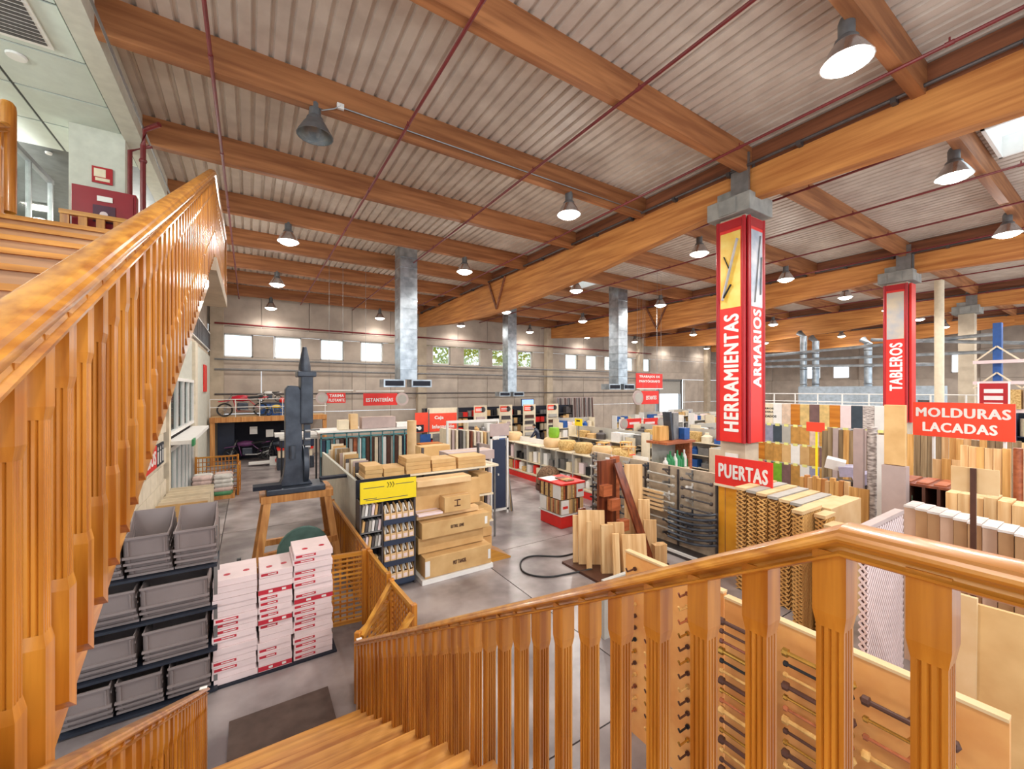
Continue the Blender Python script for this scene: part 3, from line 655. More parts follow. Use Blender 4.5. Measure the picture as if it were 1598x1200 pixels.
# shelf sign in the left wall and red plates
sg = thing('services_sign', 'red and dark wall sign reading SERVICIOS with toilet figures', 'sign', (-1.78,9.6,2.1), PI/2)
B().box(0,2.4,-.03,0,0,.5).o('panel', RED, sg); B().box(2.4,3.3,-.03,0,0,.5).o('pictogram_panel', DARK, sg)
txt('SERVICIOS', 1.2, .25, 2.15, .3, -.03, WHITE, sg)
for k in range(3):
    x = 2.55+k*.3; B().lathe([(0,-.004),(.05,-.004)],(x,-.03,.4),10,'y').o('figure', WHITE, sg); B().box(x-.055,x+.055,-.035,-.03,.06,.33).o('figure', WHITE, sg)
sr = B().box(0,.05,0,1.3,0,1.25).o('wall_plate', RED, None, (-1.79,23.4,3.75)); tag(sr, 'plain red vertical plate high on the left wall near the far corner', 'sign')
# ============================================================ motorcycle platform in the far left corner
pf = thing('storage_platform', 'timber platform with thin railing carrying the motorcycles', 'platform', (-1.7,25.4,0))
B().box(0,5.4,0,1.9,2.32,2.42).o('deck', PINE_X, pf); B().box(0,5.4,-.06,0,2.18,2.44).o('edge_beam', TRES, pf)
for x in (.02, 3.7, 5.2): B().box(x,x+.2,0,.2,0,2.2).o('post', TRES, pf)
for z in (2.95,3.35): B().tube([(0,0,z),(5.4,0,z)], .018, 6).o('rail', WHITE, pf)
for k in range(6): B().tube([(.02+k*1.06,0,2.42),(.02+k*1.06,0,3.35)], .018, 6).o('rail_post', WHITE, pf)
def moto(x, y, z, s, c, lab, rz=0):
    t = thing('motorcycle', lab, 'motorcycle', (x,y,z), rz); t.scale = (s,s,s)
    for wx in (-.68, .68):
        B().lathe([(.24,-.04),(.3,-.05),(.31,0),(.3,.05),(.24,.04),(.24,-.04)],(wx,0,.31),24,'y').o('tyre', BLACK, t, smooth=True)
        w = B()
        for k in range(8): w.tube([(wx,0,.31),(wx+.25*math.cos(k*PI/4),0,.31+.25*math.sin(k*PI/4))], .008, 4)
        w.lathe([(0,-.05),(.05,-.05),(.05,.05),(0,.05)],(wx,0,.31),10,'y'); w.o('spokes', STEEL, t)
    B().tube([(-.68,0,.31),(-.5,0,.85),(-.42,0,1.0)], .035, 8).o('fork', STEEL, t); B().tube([(-.42,-.3,1.02),(-.4,0,1.0),(-.42,.3,1.02)], .018, 6).o('handlebar', BLACK, t)
    B().lathe([(0,-.45),(.08,-.4),(.14,-.2),(.15,0),(.11,.2),(.05,.3)],(0,0,.82),12,'x').o('fuel_tank', c, t, smooth=True)
    B().prism([(.12,.78),(.75,.84),(.8,.9),(.7,.93),(.15,.9)], 'y', -.11, .11).o('seat', BLACK, t, bev=.02)
    B().prism([(.6,.8),(.98,.86),(.98,.9),(.6,.88)], 'y', -.08, .08).o('rear_fender', c, t)
    B().prism([(-.95,.66),(-.5,.7),(-.45,.74),(-.9,.7)], 'y', -.07, .07).o('front_fender', c, t)
    B().box(-.22,.2,-.14,.14,.28,.62).o('engine', IRON, t, bev=.04); B().tube([(-.4,.0,.9),(-.25,0,.25),(.25,0,.25),(.68,0,.31)], .025, 6).tube([(-.4,0,.9),(.2,0,.75),(.68,0,.31)], .02, 6).o('frame', c, t)
    B().tube([(-.1,-.16,.3),(.4,-.18,.28),(.9,-.18,.42)], .04, 8).o('exhaust', STEEL, t)
    return t
MR = mat('motorcycle red', (206,30,56), .3); MYe = mat('motorcycle yellow', (240,206,40), .35); MP = mat('motorcycle purple', (120,66,120), .35)
moto(-.3,26.2,2.42,1.18,MR,'red motorcycle with spoked wheels on the timber platform')
moto(1.28,25.85,2.42,.62,MYe,'small yellow motorcycle on the timber platform')
moto(.95,26.85,3.16,.62,WHITE,'small white motorcycle on the blue crates of the platform')
moto(-.1,26.5,.02,1.1,MP,'purple motorcycle displayed under the timber platform')
moto(1.5,26.3,.02,1.0,IRON,'dark motorcycle displayed under the timber platform')
hl = B().lathe([(0,.28),(.1,.26),(.15,.16),(.15,.05),(.12,0)],(1.55,26.7,3.12),14).o('helmet', RED, smooth=True); tag(hl, 'red helmet on the blue crates of the platform', 'helmet')
for i in range(3):
    t = thing('blue_crate', 'blue storage crate on the timber platform, %s from the left' % nth(i), 'crate', (.5+i*.46,26.5,2.42), 0, 'blue crates on the platform')
    B().box(0,.44,0,.6,0,.62).o('body', BLUE, t); B().box(-.005,.445,-.02,.62,.62,.7).o('lid', NAVY, t)
ck = B().box(-1.3,2.1,27.3,27.35,0,2.1).o('dark_curtain', DARK); tag(ck, 'dark curtain behind the motorcycles under the platform', 'curtain')
kt = B().box(-1.45,-.7,26.9,26.95,0,2.15).o('blue_screen', NAVY); tag(kt, 'dark blue panel at the left end under the platform', 'panel')
for i, (x, z) in enumerate(((.0,1.45),(.75,1.25))):
    tag(B().box(x,x+.35,26.2,26.22,z,z+.4).o('paper_notice', WHITE), ['square white notice above the purple motorcycle','small white notice above the dark motorcycle'][i], 'notice')
tb = thing('white_trough', 'low white trough with a round red badge before the platform', 'stand', (-.05,24.2,0))
B().box(0,1.9,0,.4,.1,.2).o('tray', WHITE, tb); B().box(.9,1.7,-.02,.0,.0,.45).o('plate', WHITE, tb); B().lathe([(0,-.01),(.16,-.01)],(1.3,-.02,.24),16,'y').o('badge', RED, tb)
van = thing('display_machine', 'low machine with red stripe and cream box right of the motorcycles', 'machine', (1.1,22.4,0))
B().box(0,1.6,0,.8,0,.6).o('lower_body', IRON, van, bev=.04); B().box(.05,1.5,-.03,.7,.6,.95).o('cream_box', CREAM, van); B().box(.0,1.55,-.05,.7,.95,1.05).o('red_stripe', RED, van); B().box(.1,1.6,0,.7,1.05,1.6).o('upper_body', NAVY, van, bev=.05); B().box(-.1,1.7,-.1,.8,1.6,1.75).o('white_top', WHITE, van)
# ============================================================ yellow-topped bracket display
dr = thing('bracket_display', 'black display rack with a bright yellow header board', 'display rack', (1.72,7.95,0))
B().box(0,1.07,.05,.42,0,.12).o('base', NAVY, dr); B().box(0,1.07,.3,.34,0,2.1).o('back_panel', DARK, dr)
for x in (0,.4,1.04): B().box(x,x+.03,-.02,.34,0,1.75).o('divider', DSTEEL, dr)
B().box(0,1.07,-.05,-.03,1.72,2.12).o('header_board', YEL, dr)
for k in range(3):
    B().tube([(.5+k*.05,-.055,1.98),(.53+k*.05,-.055,2.03),(.5+k*.05,-.055,2.08)], .007, 5).o('header_mark', BLACK, dr)
for z in (.12,.5,.9,1.3): B().box(.43,1.04,-.04,.3,z,z+.03).box(.43,1.04,-.05,-.04,z-.05,z+.05).o('shelf', NAVY, dr)
for z in (.45,.85,1.15,1.45): B().box(.03,.4,-.02,.3,z,z+.02).o('shelf', STEEL, dr)
binp = thing('bracket_bin', '', 'carton'); B().prism([(-.02,0),(.2,0),(.2,.3),(.05,.27),(-.02,.14)], 'x', 0, .008).o('side', CARD, binp); B().prism([(-.02,0),(.2,0),(.2,.3),(.05,.27),(-.02,.14)], 'x', .1, .108).o('side', CARD, binp)
B().box(0,.108,-.03,-.02,0,.14).o('front', CARDL, binp); B().box(0,.108,-.03,.2,0,.008).o('bottom', CARD, binp); B().box(.02,.09,-.034,-.03,.03,.1).o('label', PINKB, binp)
B().bar((.03,.02,.05),(.05,.12,.27),.02,.03).bar((.05,.12,.27),(.08,.02,.15),.02,.03).bar((.07,.1,.05),(.08,.14,.25),.02,.02).o('white_brackets', WHITE, binp)
fst = True
for r in range(4):
    for c_ in range(5):
        lab = 'small open carton of white brackets, %s from the left, %s shelf right half' % (nth(c_), ORD[r]); loc = (2.17+c_*.118, 7.95, .155+r*.39+(.0 if r else 0))
        if fst: binp.location = loc; binp['label'] = lab; binp['group'] = 'open cartons of brackets'; fst = False
        else: dup(binp, loc, label=lab)
for r, z in enumerate((.47,.87,1.17,1.47)):
    for c_ in range(6):
        m_ = [GREYP, WHITE, STEEL, PINKB, CARD, DSTEEL][(r*2+c_) % 6]
        o_ = B().box(0,.045,0,.16,0,.2).o('bracket_pack', m_, None, (1.76+c_*.06, 7.97, z)); o_.rotation_euler[1] = .12
        tag(o_, 'narrow bracket pack, %s from the left, %s shelf of the left half' % (nth(c_), ORD[r]), 'pack', 'bracket packs on the display')
for (a_,b_,z_) in ((.06,.44,2.0),(.66,1.02,2.02),(.06,.3,1.8),(.1,.9,1.77)): B().box(a_,b_,-.053,-.05,z_,z_+.012).o('header_line', DSTEEL, dr)
# grey-sided sample counter running back behind it
sc = thing('sample_counter', 'long light grey sided counter with upright samples behind the yellow display', 'counter', (1.85,8.6,0))
B().box(0,.06,0,5.0,0,1.95).o('side_panel', PLAS, sc); B().box(0,.9,4.9,4.96,0,1.9).o('end_panel', GREYP, sc); B().box(.06,.9,.1,4.9,.1,1.0).o('body', WHITE, sc)
random.seed(3)
for k in range(26):
    m_ = random.choice([CREAM, MAUVE, WHITE, GREYP, CARD, DSTEEL, OLDW]); h = random.uniform(-.08,.14)
    o_ = B().box(0,.34,0,.03,0,1.1+h).o('sample_board', m_, None, (1.98+random.uniform(0,.06), 8.9+k*.175, 1.0)); o_.rotation_euler[0] = random.uniform(-.06,.06)
    tag(o_, 'upright sample board, %s from the front in the grey counter' % (nth(k) if k < 20 else 'twenty-'+NTH[k-20]), 'sample board', 'sample boards in the grey counter')
# shelf gondola with flat carton stacks
gd = thing('carton_shelf', 'steel shelving with carton stacks on its top shelf', 'shelf', (1.9,8.4,0))
for z in (.06,.75,1.38,2.03): B().box(0,2.95,0,.75,z,z+.04).o('shelf', CREAM, gd)
for x in (0,1.45,2.9): B().box(x,x+.05,.7,.75,0,2.5 if x else 2.05).o('upright', DSTEEL, gd)
B().box(.0,2.95,.72,.74,0,2.0).o('back_panel', GREYP, gd)
names = ['leftmost','second','third','fourth','fifth']
for si, (x, w, n) in enumerate(((1.93,.34,3),(2.3,.42,2),(2.76,.54,4),(3.34,.56,3),(3.95,.7,3))):
    me = B().box(0,w,0,.55,0,.078).mesh('flat_carton', CARD)
    for k in range(n): 
        o_ = mk('flat_carton', me, None, (x+random.uniform(-.01,.01), 8.43+random.uniform(-.01,.01), 2.075+k*.082+(.0)))
        tag(o_, 'flat brown carton, %s in the %s stack on the top shelf' % (ORD[k], names[si]), 'carton', 'flat cartons on the top shelf')
def cart(lab, x0, x1, y0, y1, z0, z1, m=CARD, txt_=None, tape=True, rz=0):
    t = thing('cardboard_box', lab, 'box', (x0,y0,z0), rz); w, d, h = x1-x0, y1-y0, z1-z0
    B().box(0,w,0,d,0,h).o('carton', m, t, bev=.006)
    if tape: B().box(0,w,d*.5-.025,d*.5+.025,h,h+.002).o('tape', CARDL, t)
    if txt_: txt(txt_, w*.5, h*.5, min(.3,w*.3), h*.2, 0, BROWN, t, bold=.01)
    return t
c_ = cart('long brown carton at floor level in front of the carton shelf',2.92,4.42,7.75,8.35,.1,.5,txt_='MET TANGEL'); B().box(0,.1,-.004,0,.04,.34).box(1.42,1.48,-.004,0,.1,.3).o('sticker', WHITE, c_)
cart('recessed brown carton between the two lowest long cartons',2.86,4.35,7.98,8.38,.52,.84)
c_ = cart('long brown carton one level above the floor carton',2.88,4.42,7.82,8.38,.86,1.18,txt_='ESTRIL LINE'); B().box(1.42,1.48,-.004,0,.08,.24).o('sticker', WHITE, c_)
cart('recessed carton under the small printed box',2.84,4.25,8.02,8.38,1.2,1.3,CARDL)
cart('thin pale flat carton left of the small printed box',2.82,3.34,7.85,8.2,1.31,1.35,PINKB)
c_ = cart('small printed brown box standing before the biggest carton',3.38,3.98,7.86,8.14,1.31,1.62); B().box(.22,.36,-.004,0,.1,.12).box(.28,.3,-.004,0,.1,.22).box(.22,.36,-.004,0,.22,.24).o('print', BROWN, c_)
cart('biggest brown carton standing upright at the back of the stack',2.82,4.38,8.2,8.38,1.32,1.86)
cart('flat open-top brown carton on top of the carton stack',2.84,4.05,7.98,8.38,1.87,1.99,CARDL)
for i, (z, h) in enumerate(((.1,.3),(.42,.2),(.8,.3),(1.43,.45))):
    cart('ochre carton at the right end of the shelving, %s level' % ORD[i],4.46,4.82,8.42,8.95,z,z+h,CARD)
pl_ = B().box(2.85,4.45,7.72,8.38,0,.09).o('plinth', WHITE); tag(pl_, 'low white plinth carrying the long brown cartons', 'plinth')
wd = B().prism([(4.5,0),(5.05,0),(5.05,.03),(4.5,.32)], 'y', 7.95, 8.55).o('sloping_board', V_X); tag(wd, 'sloping orange board beside the long cartons', 'board')
cart('long pale grey carton on the rear of the top shelf',4.1,5.4,9.3,9.9,2.05,2.28,MAUVE)
cart('narrow ochre carton behind the pale grey carton',4.0,4.9,11,11.4,1.9,2.25,CARD)
rs = thing('rear_shelf', 'plain shelf behind the carton shelving', 'shelf', (3.9,9.25,0)); B().box(0,1.6,0,2.2,1.85,1.9).o('shelf', CREAM, rs)
for x in (.05,1.5):
    for y in (.05,2.1): B().box(x,x+.04,y,y+.04,0,1.85).o('leg', STEEL, rs)
# navy door sample rack
nr = thing('door_sample_rack', 'white framed display rack with a tall navy door panel', 'display rack', (6.2,10.9,0))
B().box(.08,.55,.02,.06,.18,2.3).o('navy_panel', NAVY, nr); B().box(0,.06,0,.06,0,2.4).box(.58,.64,0,.06,0,2.4).box(0,.64,0,.06,.1,.16).box(0,.64,0,.06,2.34,2.4).o('frame', WHITE, nr)
B().box(.25,.28,-.03,.02,1.2,1.26).o('handle', WHITE, nr)
B().box(-.02,.66,.0,.03,2.42,2.8).o('top_board', MAUVE, nr)
for k, m_ in enumerate((MAUVE, DSTEEL, CARD)):
    o_ = B().box(0,.04,0,.9,0,2.15-.1*k).o('leaning_panel', m_, None, (6.08-.08*k,10.95,0)); o_.rotation_euler[1] = .05; tag(o_, 'tall panel leaning left of the navy door sample, %s from it' % nth(k), 'panel', 'panels beside the navy sample')
for k, m_ in enumerate((GREYP, OLDW, STEEL)):
    o_ = B().box(0,.03,0,.6,0,2.1).o('leaning_panel', m_, None, (6.92+.05*k,10.95,0)); o_.rotation_euler[1] = -.08-.02*k; tag(o_, 'tall panel leaning right of the navy door sample, %s from it' % nth(k), 'panel', 'panels beside the navy sample')
# beige board rack behind
random.seed(5)
br = thing('board_rack', 'pale frame rack holding tall beige boards behind the flat cartons', 'rack', (6.6,15.2,0))
B().box(0,2.4,-.1,0,2.5,2.6).box(0,.06,-.1,0,0,2.5).box(2.34,2.4,-.1,0,0,2.5).o('frame', WHITE, br); B().box(0,2.4,.0,1.2,0,.1).o('base', STEEL, br)
for k in range(13):
    m_ = [CREAM, MAUVE, CREAM, DSTEEL, GREYP, CREAM, MAHO, CREAM, MAUVE, CREAM, CARD, GREYP, MAHOL][k]
    o_ = B().box(0,.1,0,.9,.1,2.25-.02*k).o('tall_board', m_, None, (6.72+k*.165,15.25,0)); tag(o_, 'tall board in the pale frame rack, %s from the left' % nth(k), 'board', 'boards in the pale frame rack')
# teal frame rack of floor samples
tr2 = thing('sample_rack', 'teal metal frame rack of hanging floor samples', 'rack', (2.3,17.3,0))
for z in (.1,1.95,2.1): B().box(0,3.8,0,.05,z,z+.05).o('rail', TEAL, tr2)
for k in range(9): B().box(k*.469,k*.469+.04,0,.05,0,2.15).o('upright', TEAL, tr2)
B().box(-.1,3.9,-.1,1.6,2.17,2.22).o('top_shelf', WHITE, tr2)
for k in range(22):
    m_ = random.choice([GREYP, WHITE, MAHOL, BROWN, NAVY, TEAL, CREAM, BROWN, STEEL]); 
    o_ = B().box(0,.13,0,.7,0,1.75).o('floor_sample', m_, None, (2.36+k*.168,17.42,.12)); tag(o_, 'hanging floor sample, %s in the teal frame rack' % (nth(k) if k < 20 else ['twenty-first','twenty-second'][k-20]), 'sample', 'floor samples in the teal rack')
cart('small white carton stack on the teal rack, left',3.0,3.4,17.6,18,2.23,2.62,CREAM); cart('brown carton beside the white one on the teal rack',3.45,3.75,17.6,18,2.23,2.85,CARDL)
cart('long white crate on the teal rack top',3.9,5.3,17.6,18.1,2.23,2.7,MAUVE); cart('low white box at the right of the teal rack',5.35,6.0,17.6,18.1,2.23,2.42,WHITE)
rl = B().lathe([(0,1.3),(.16,1.3),(.16,2.75),(0,2.75)],(4.85,14.2,0),18).o('cardboard_tube', CARDL, smooth=True); tag(rl, 'upright cream cardboard roll left of the cash desk sign', 'roll')
rlb = B().box(4.65,5.05,14,14.4,0,1.3).o('roll_stand', CREAM); tag(rlb, 'cream stand under the upright cardboard roll', 'stand')
# grey wheeled frame between saw and counter
wf = thing('wheeled_frame', 'dark tubular frame with grey panel behind the band saw', 'frame', (2.0,14.9,0))
B().box(0,1.0,0,.04,.3,1.45).o('panel', GREYP, wf); B().tube([(0,-.05,0),(0,-.05,1.6),(1.05,-.05,1.6),(1.05,-.05,0)], .03, 8).o('frame', BLACK, wf)
wt = thing('work_table', 'long dark work table with pale top behind the band saw', 'table', (.95,17.5,0))
B().box(0,1.3,0,.9,1.95,2.02).o('top', GREYP, wt)
for x in (0.02,1.2): B().box(x,x+.06,.02,.08,0,1.95).o('leg', BLACK, wt)
# ============================================================ generic stocked shelving
GCOL = [('blue',BLUE),('white',WHITE),('brown',CARD),('dark',DSTEEL),('red',RED),('cream',CREAM),('grey',STEEL),('pale',PINKB),('black',BLACK),('green',GREEN),('ochre',STRAW),('tan',CARDL)]
GM = {}
def good(kind, m, w, h):
    k = (kind, m.name, round(w,2), round(h,2))
    if k not in GM:
        if kind == 'can': GM[k] = B().lathe([(0,0),(w*.45,0),(w*.45,h*.9),(w*.42,h*.93),(w*.45,h),(0,h)],(w*.5,.2,0),12).mesh('paint_can', m)
        elif kind == 'bottle': GM[k] = B().lathe([(0,0),(w*.4,0),(w*.4,h*.6),(w*.15,h*.8),(w*.15,h),(0,h)],(w*.5,.2,0),10).mesh('bottle', m)
        else: GM[k] = B().box(0,w*.92,0,.36,0,h).mesh('packed_box', m)
    return GM[k]
def shelving(lab, short, x, y, rz, w, h, lv, per, cols, frame=DSTEEL, kinds=('box','box','can'), back=DARK, dens=.85, dep=.5, z0=.1):
    t = thing('shelf_unit', lab, 'shelf', (x,y,0), rz, 'stocked shelf units')
    B().box(0,w,dep-.02,dep,0,h).o('back_panel', back, t)
    for xx in (0,w-.04): B().box(xx,xx+.04,0,dep,0,h).o('side_panel', frame, t)
    gap = (h-z0)/lv
    for l in range(lv):
        B().box(.04,w-.04,0,dep,z0+l*gap-.03,z0+l*gap).o('shelf', frame, t)
        for k in range(per):
            if random.random() > dens: continue
            cn, m_ = random.choice(cols); kd = random.choice(kinds); gw = (w-.12)/per; gh = gap*random.uniform(.45,.82)
            gh = round(gh*10)/10 or .1
            if gh > gap-.06: gh = round(gap-.08,2)
            p = Matrix.Rotation(rz,3,'Z') @ Vector((.06+k*gw,.04,z0+l*gap+.002)) + Vector((x,y,0))
            o_ = mk({'can':'paint_can','bottle':'bottle','box':'packed_box'}[kd], good(kd,m_,gw,gh), None, p, (0,0,rz))
            tag(o_, '%s %s, %s from left on %s shelf of the %s' % (cn, kd, nth(k), ORD[l], short), {'can':'can','bottle':'bottle','box':'box'}[kd], 'goods on the '+short)
    return t
G = dict(GCOL); pick = lambda *n: [(k, G[k]) for k in n]
random.seed(11)
for i, x in enumerate((9.6, 11.2, 13.9, 15.9, 18.1, 20.3)):
    shelving('dark stocked shelving along the back wall, %s unit from the left' % nth(i), '%s back shelving' % nth(i), x, 25.6, 0, 1.55 if i < 1 else 2.0 if i > 1 else 2.4, 2.6, 4, 6, pick('dark','black','brown','grey','red','cream'), kinds=('box','can'))
for i, (x, wd_) in enumerate(((12.7,1.0),(14.7,1.05),(16.7,1.1),(18.85,1.1))):
    t = thing('aisle_end_board', 'aisle end board with a red rounded header, %s from the left' % nth(i), 'board', (x,24.6,0), 0, 'aisle end boards at the back')
    B().box(0,wd_,0,.05,0,2.78).o('panel', CREAM, t); B().box(.06,wd_*.68,-.02,0,2.3,2.68).o('red_header', ORED, t); B().lathe([(0,-.02),(.19,-.02)],(wd_*.68,0,2.49),16,'y').o('round_icon', DSTEEL, t)
    B().box(.12,wd_*.6,-.025,-.02,2.5,2.56).box(.12,wd_*.6,-.025,-.02,2.4,2.45).o('header_line', WHITE, t)
    for k in range(4):
        B().box(.1,wd_-.1,-.06,0,.5+k*.42,.52+k*.42).o('ledge', STEEL, t); B().box(.15,wd_-.2,-.08,-.01,.53+k*.42,.75+k*.42).o('tool_row', [DSTEEL,BROWN,GREYP,MAUVE][(k+i)%4], t)
mo = thing('monitor', 'lit blue monitor high before the back wall', 'monitor', (17.75,26.4,2.4))
B().box(0,1.2,0,.06,0,.72).o('case', BLACK, mo); B().box(.05,1.15,-.01,0,.05,.67).o('screen', SCREEN, mo); B().tube([(.6,.03,0),(.6,.03,-2.4)], .03, 6).o('stand', BLACK, mo)
tb_ = thing('tube_rack', 'tall rack of upright grey tubes by the back wall', 'rack', (21.5,26.4,0))
B().box(0,4.2,.4,.45,1.2,3.2).o('back_panel', MAUVE, tb_); B().box(0,4.2,0,.45,0,.1).o('base', DSTEEL, tb_)
for k in range(16): B().tube([(.15+k*.26,.2,.1),(.15+k*.26+random.uniform(-.1,.1),.3,3.15)], .05, 6).o('tube', [STEEL,DSTEEL,GREYP,BROWN][k%4], tb_)
for i, (x, y, w) in enumerate(((23.0,21.5,2.6),(26.0,21.5,2.6),(29.0,21,2.6),(20.5,18.5,2.4),(23.4,18.0,2.6),(26.5,17.5,2.6),(32.0,20.5,2.6),(30.0,16.5,2.6))):
    shelving('pale stocked shelving in the middle distance, unit %s' % ['left rear','centre rear','right rear','left front','centre front','right front','far right rear','far right front'][i], '%s middle shelving' % ['left rear','centre rear','right rear','left front','centre front','right front','far rear','far front'][i], x, y, 0, w, 1.9+.15*(i%3), 4, 6, pick('blue','white','brown','ochre','grey','pale','tan','cream'), frame=WHITE, back=GREYP)
# cash desk sign and counter
cj = thing('cash_desk_sign', 'orange red sign reading Caja Información above the cash desk', 'sign', (6.3,18.0,0))
B().box(0,.62,-.03,0,1.9,2.8).o('picture_panel', ORED, cj); B().box(.03,.4,-.04,-.03,1.93,2.25).o('picture', DARK, cj); B().lathe([(0,-.045),(.09,-.045)],(.2,0,2.1),14,'y').o('picture_detail', WHITE, cj)
B().box(.68,2.05,-.03,0,1.9,2.75).o('panel', ORED, cj); B().box(.6,2.1,.0,.03,1.6,3.0).o('backing', CREAM, cj)
txt('Caja', 1.15, 2.53, .45, .2, -.03, WHITE, cj); txt('Información', 1.36, 2.13, 1.1, .18, -.03, WHITE, cj)
B().tube([(.64,-.04,0),(.64,-.04,2.95)], .025, 6).tube([(2.1,-.04,0),(2.1,-.04,2.95)], .025, 6).o('post', STEEL, cj)
for i in range(4):
    o_ = B().box(0,.5,0,.03,0,.75).o('poster', [BLUE,STEEL,NAVY,TEAL][i], None, (6.4+i*.6,17.6,1.1)); tag(o_, 'bluish picture board under the cash desk sign, %s from left' % nth(i), 'picture', 'picture boards under the cash sign')
cd = thing('cash_counter', 'white cash desk counter under the orange sign', 'counter', (6.2,17.3,0)); B().box(0,2.6,0,.7,0,1.05).o('body', WHITE, cd); B().box(-.05,2.65,-.05,.75,1.05,1.1).o('top', CREAM, cd)
bk = thing('slatted_basket', 'small orange slatted wooden basket right of the cardboard roll', 'basket', (5.15,14.0,1.45))
for k in range(7): B().box(k*.12,k*.12+.05,0,.03,0,.4).o('slat', V_Z, bk)
B().box(-.02,.8,-.01,.5,.4,.45).box(-.02,.8,-.01,.5,0,.04).o('frame', V_X, bk)
bks = B().box(5.1,6.0,13.9,14.6,0,1.44).o('basket_stand', CREAM); tag(bks, 'cream stand under the orange slatted basket', 'stand')
# ============================================================ centre gondola with the red plinth
go = thing('promo_gondola', 'long promotional gondola with a bright red plinth down the aisle', 'shelf', (10.0,16.6,0), MX)
GL = 8.0
B().box(0,GL,0,1.2,0,.22).o('plinth', RED, go); B().box(0,GL,.58,.62,.22,1.7).o('back_panel', WHITE, go)
for z, d_ in ((.24,.0),(.72,.12),(1.45,.1)): B().box(0,GL,d_,1.1,z,z+.04).o('shelf', CREAM, go)
for k in range(9): B().box(k*.99,k*.99+.04,.1,1.1,.22,1.5).o('divider', GREYP, go)
random.seed(21)
for k in range(8):
    y = 16.2-k*.95
    if k in (1, 2): continue
    o_ = B().lathe([(0,0),(.3,.0),(.36,.1),(.36,.28),(.3,.36),(0,.38)],(0,0,0),14).o('straw_bundle' if k%3 else 'twig_bundle', STRAW if k%3 else CARDL, None, (10.5,y,1.5), smooth=True)
    tag(o_, 'heap of straw coloured goods on the gondola, %s from the back' % nth(max(k-2,0)), 'bundle', 'straw heaps on the gondola')
    rb = STRAW
for k in range(22):
    m_ = random.choice([PINKB, WHITE, CREAM, STRAW, BROWN, GREYP, RED]); y = 16.3-k*.36
    z = .29
    o_ = B().lathe([(0,0),(.14,0),(.16,.05),(.15,random.uniform(.2,.36)),(0,.38)],(0,0,0),10).o('boxed_item', m_, None, (10.3,y,z)) if k%3==0 else B().box(-.14,.14,-.14,.14,0,random.uniform(.18,.38)).o('boxed_item', m_, None, (10.25,y,z))
    tag(o_, 'item on the lowest gondola shelf, %s from the back' % (nth(k) if k < 20 else ['twenty-first','twenty-second'][k-20]), 'item', 'items on the low gondola shelf')
    o_ = B().box(-.1,.1,-.12,.12,0,random.uniform(.25,.55)).o('packet', random.choice([WHITE, STEEL, DSTEEL, PINKB, BLACK, CREAM]), None, (10.3,y,.77))
    tag(o_, 'packet on the middle gondola shelf, %s from the back' % (nth(k) if k < 20 else ['twenty-first','twenty-second'][k-20]), 'packet', 'packets on the middle gondola shelf')
wv = thing('wicker_dome', 'big brown wicker dome basket at the foot of the gondola', 'basket', (9.75,12.6,0)); B().lathe([(.45,0),(.5,.05),(.46,.35),(.3,.6),(0,.7)],(0,0,.22),20).o('dome', mat('wicker',(140,108,80),.8,c2=(80,56,40),scale=18), wv, smooth=True); B().lathe([(.5,0),(.52,.1),(.5,.22),(0,.22)],(0,0,0),20).o('base', BROWN, wv)
lb = B().lathe([(0,0),(.2,0),(.24,.2),(.2,.4),(0,.42)],(10.6,13.35,1.88),12).o('lime_bag', LIME, smooth=True); tag(lb, 'lime green bag standing on the gondola heaps', 'bag')
# cube shaped red and white book stand
cs = thing('moulding_stand', 'cube shaped red and white stand of moulding samples alone in the aisle', 'display stand', (7.2,8.75,0), .02)
B().box(.04,.82,.04,.98,0,.34).o('plinth', RED, cs, bev=.01); B().box(0,.86,0,1.02,.34,.38).o('tray', WHITE, cs)
B().box(.1,.78,.1,.94,.38,1.2).o('core', WHITE, cs); B().box(-.02,.88,-.02,1.04,1.2,1.25).o('top', RED, cs); B().box(.0,.5,.5,1.02,1.25,1.256).o('top_print', WHITE, cs)
wcol = [OLDW, STRAW, MAHOL, BROWN, PINE, CARD]
for lev, z in enumerate((.4,.81)):
    for k in range(12):
        on = (k < 8) if lev else (k > 3)
        if on: B().box(.02+k*.068,.02+k*.068+.055,0,.1,z,z+.38).o('moulding_sample', wcol[(k+lev)%6], cs)
    B().box(*((.57,.84) if lev else (.02,.28)),0,.1,z,z+.38).o('white_label', WHITE, cs); B().box(*((.62,.8) if lev else (.06,.24)),-.004,0,z+.15,z+.22).o('red_line', RED, cs)
    for k in range(14):
        on = (k < 9) if not lev else (k > 4)
        if on: B().box(0,.1,.04+k*.068,.04+k*.068+.055,z,z+.38).o('moulding_sample', wcol[(k*2+lev)%6], cs)
    B().box(0,.1,*((.04,.36) if lev else (.67,.96)),z,z+.38).o('white_label', WHITE, cs)
for k in range(4):
    o_ = B().box(0,.3,0,.12,0,.03).o('moulding_offcut', wcol[k], None, (7.5,8.9+k*.13,1.26)); tag(o_, 'small moulding offcut on the cube stand, %s from the front' % nth(k), 'offcut', 'offcuts on the cube stand')
def curve(P, n=6):
    P = [Vector(p) for p in P]; out = []
    for i in range(len(P)-1):
        a, b, c, d = P[max(i-1,0)], P[i], P[i+1], P[min(i+2,len(P)-1)]
        for j in range(n):
            t = j/n; out.append(.5*((2*b)+(c-a)*t+(2*a-5*b+4*c-d)*t*t+(3*b-a-3*c+d)*t**3))
    return out+[P[-1]]
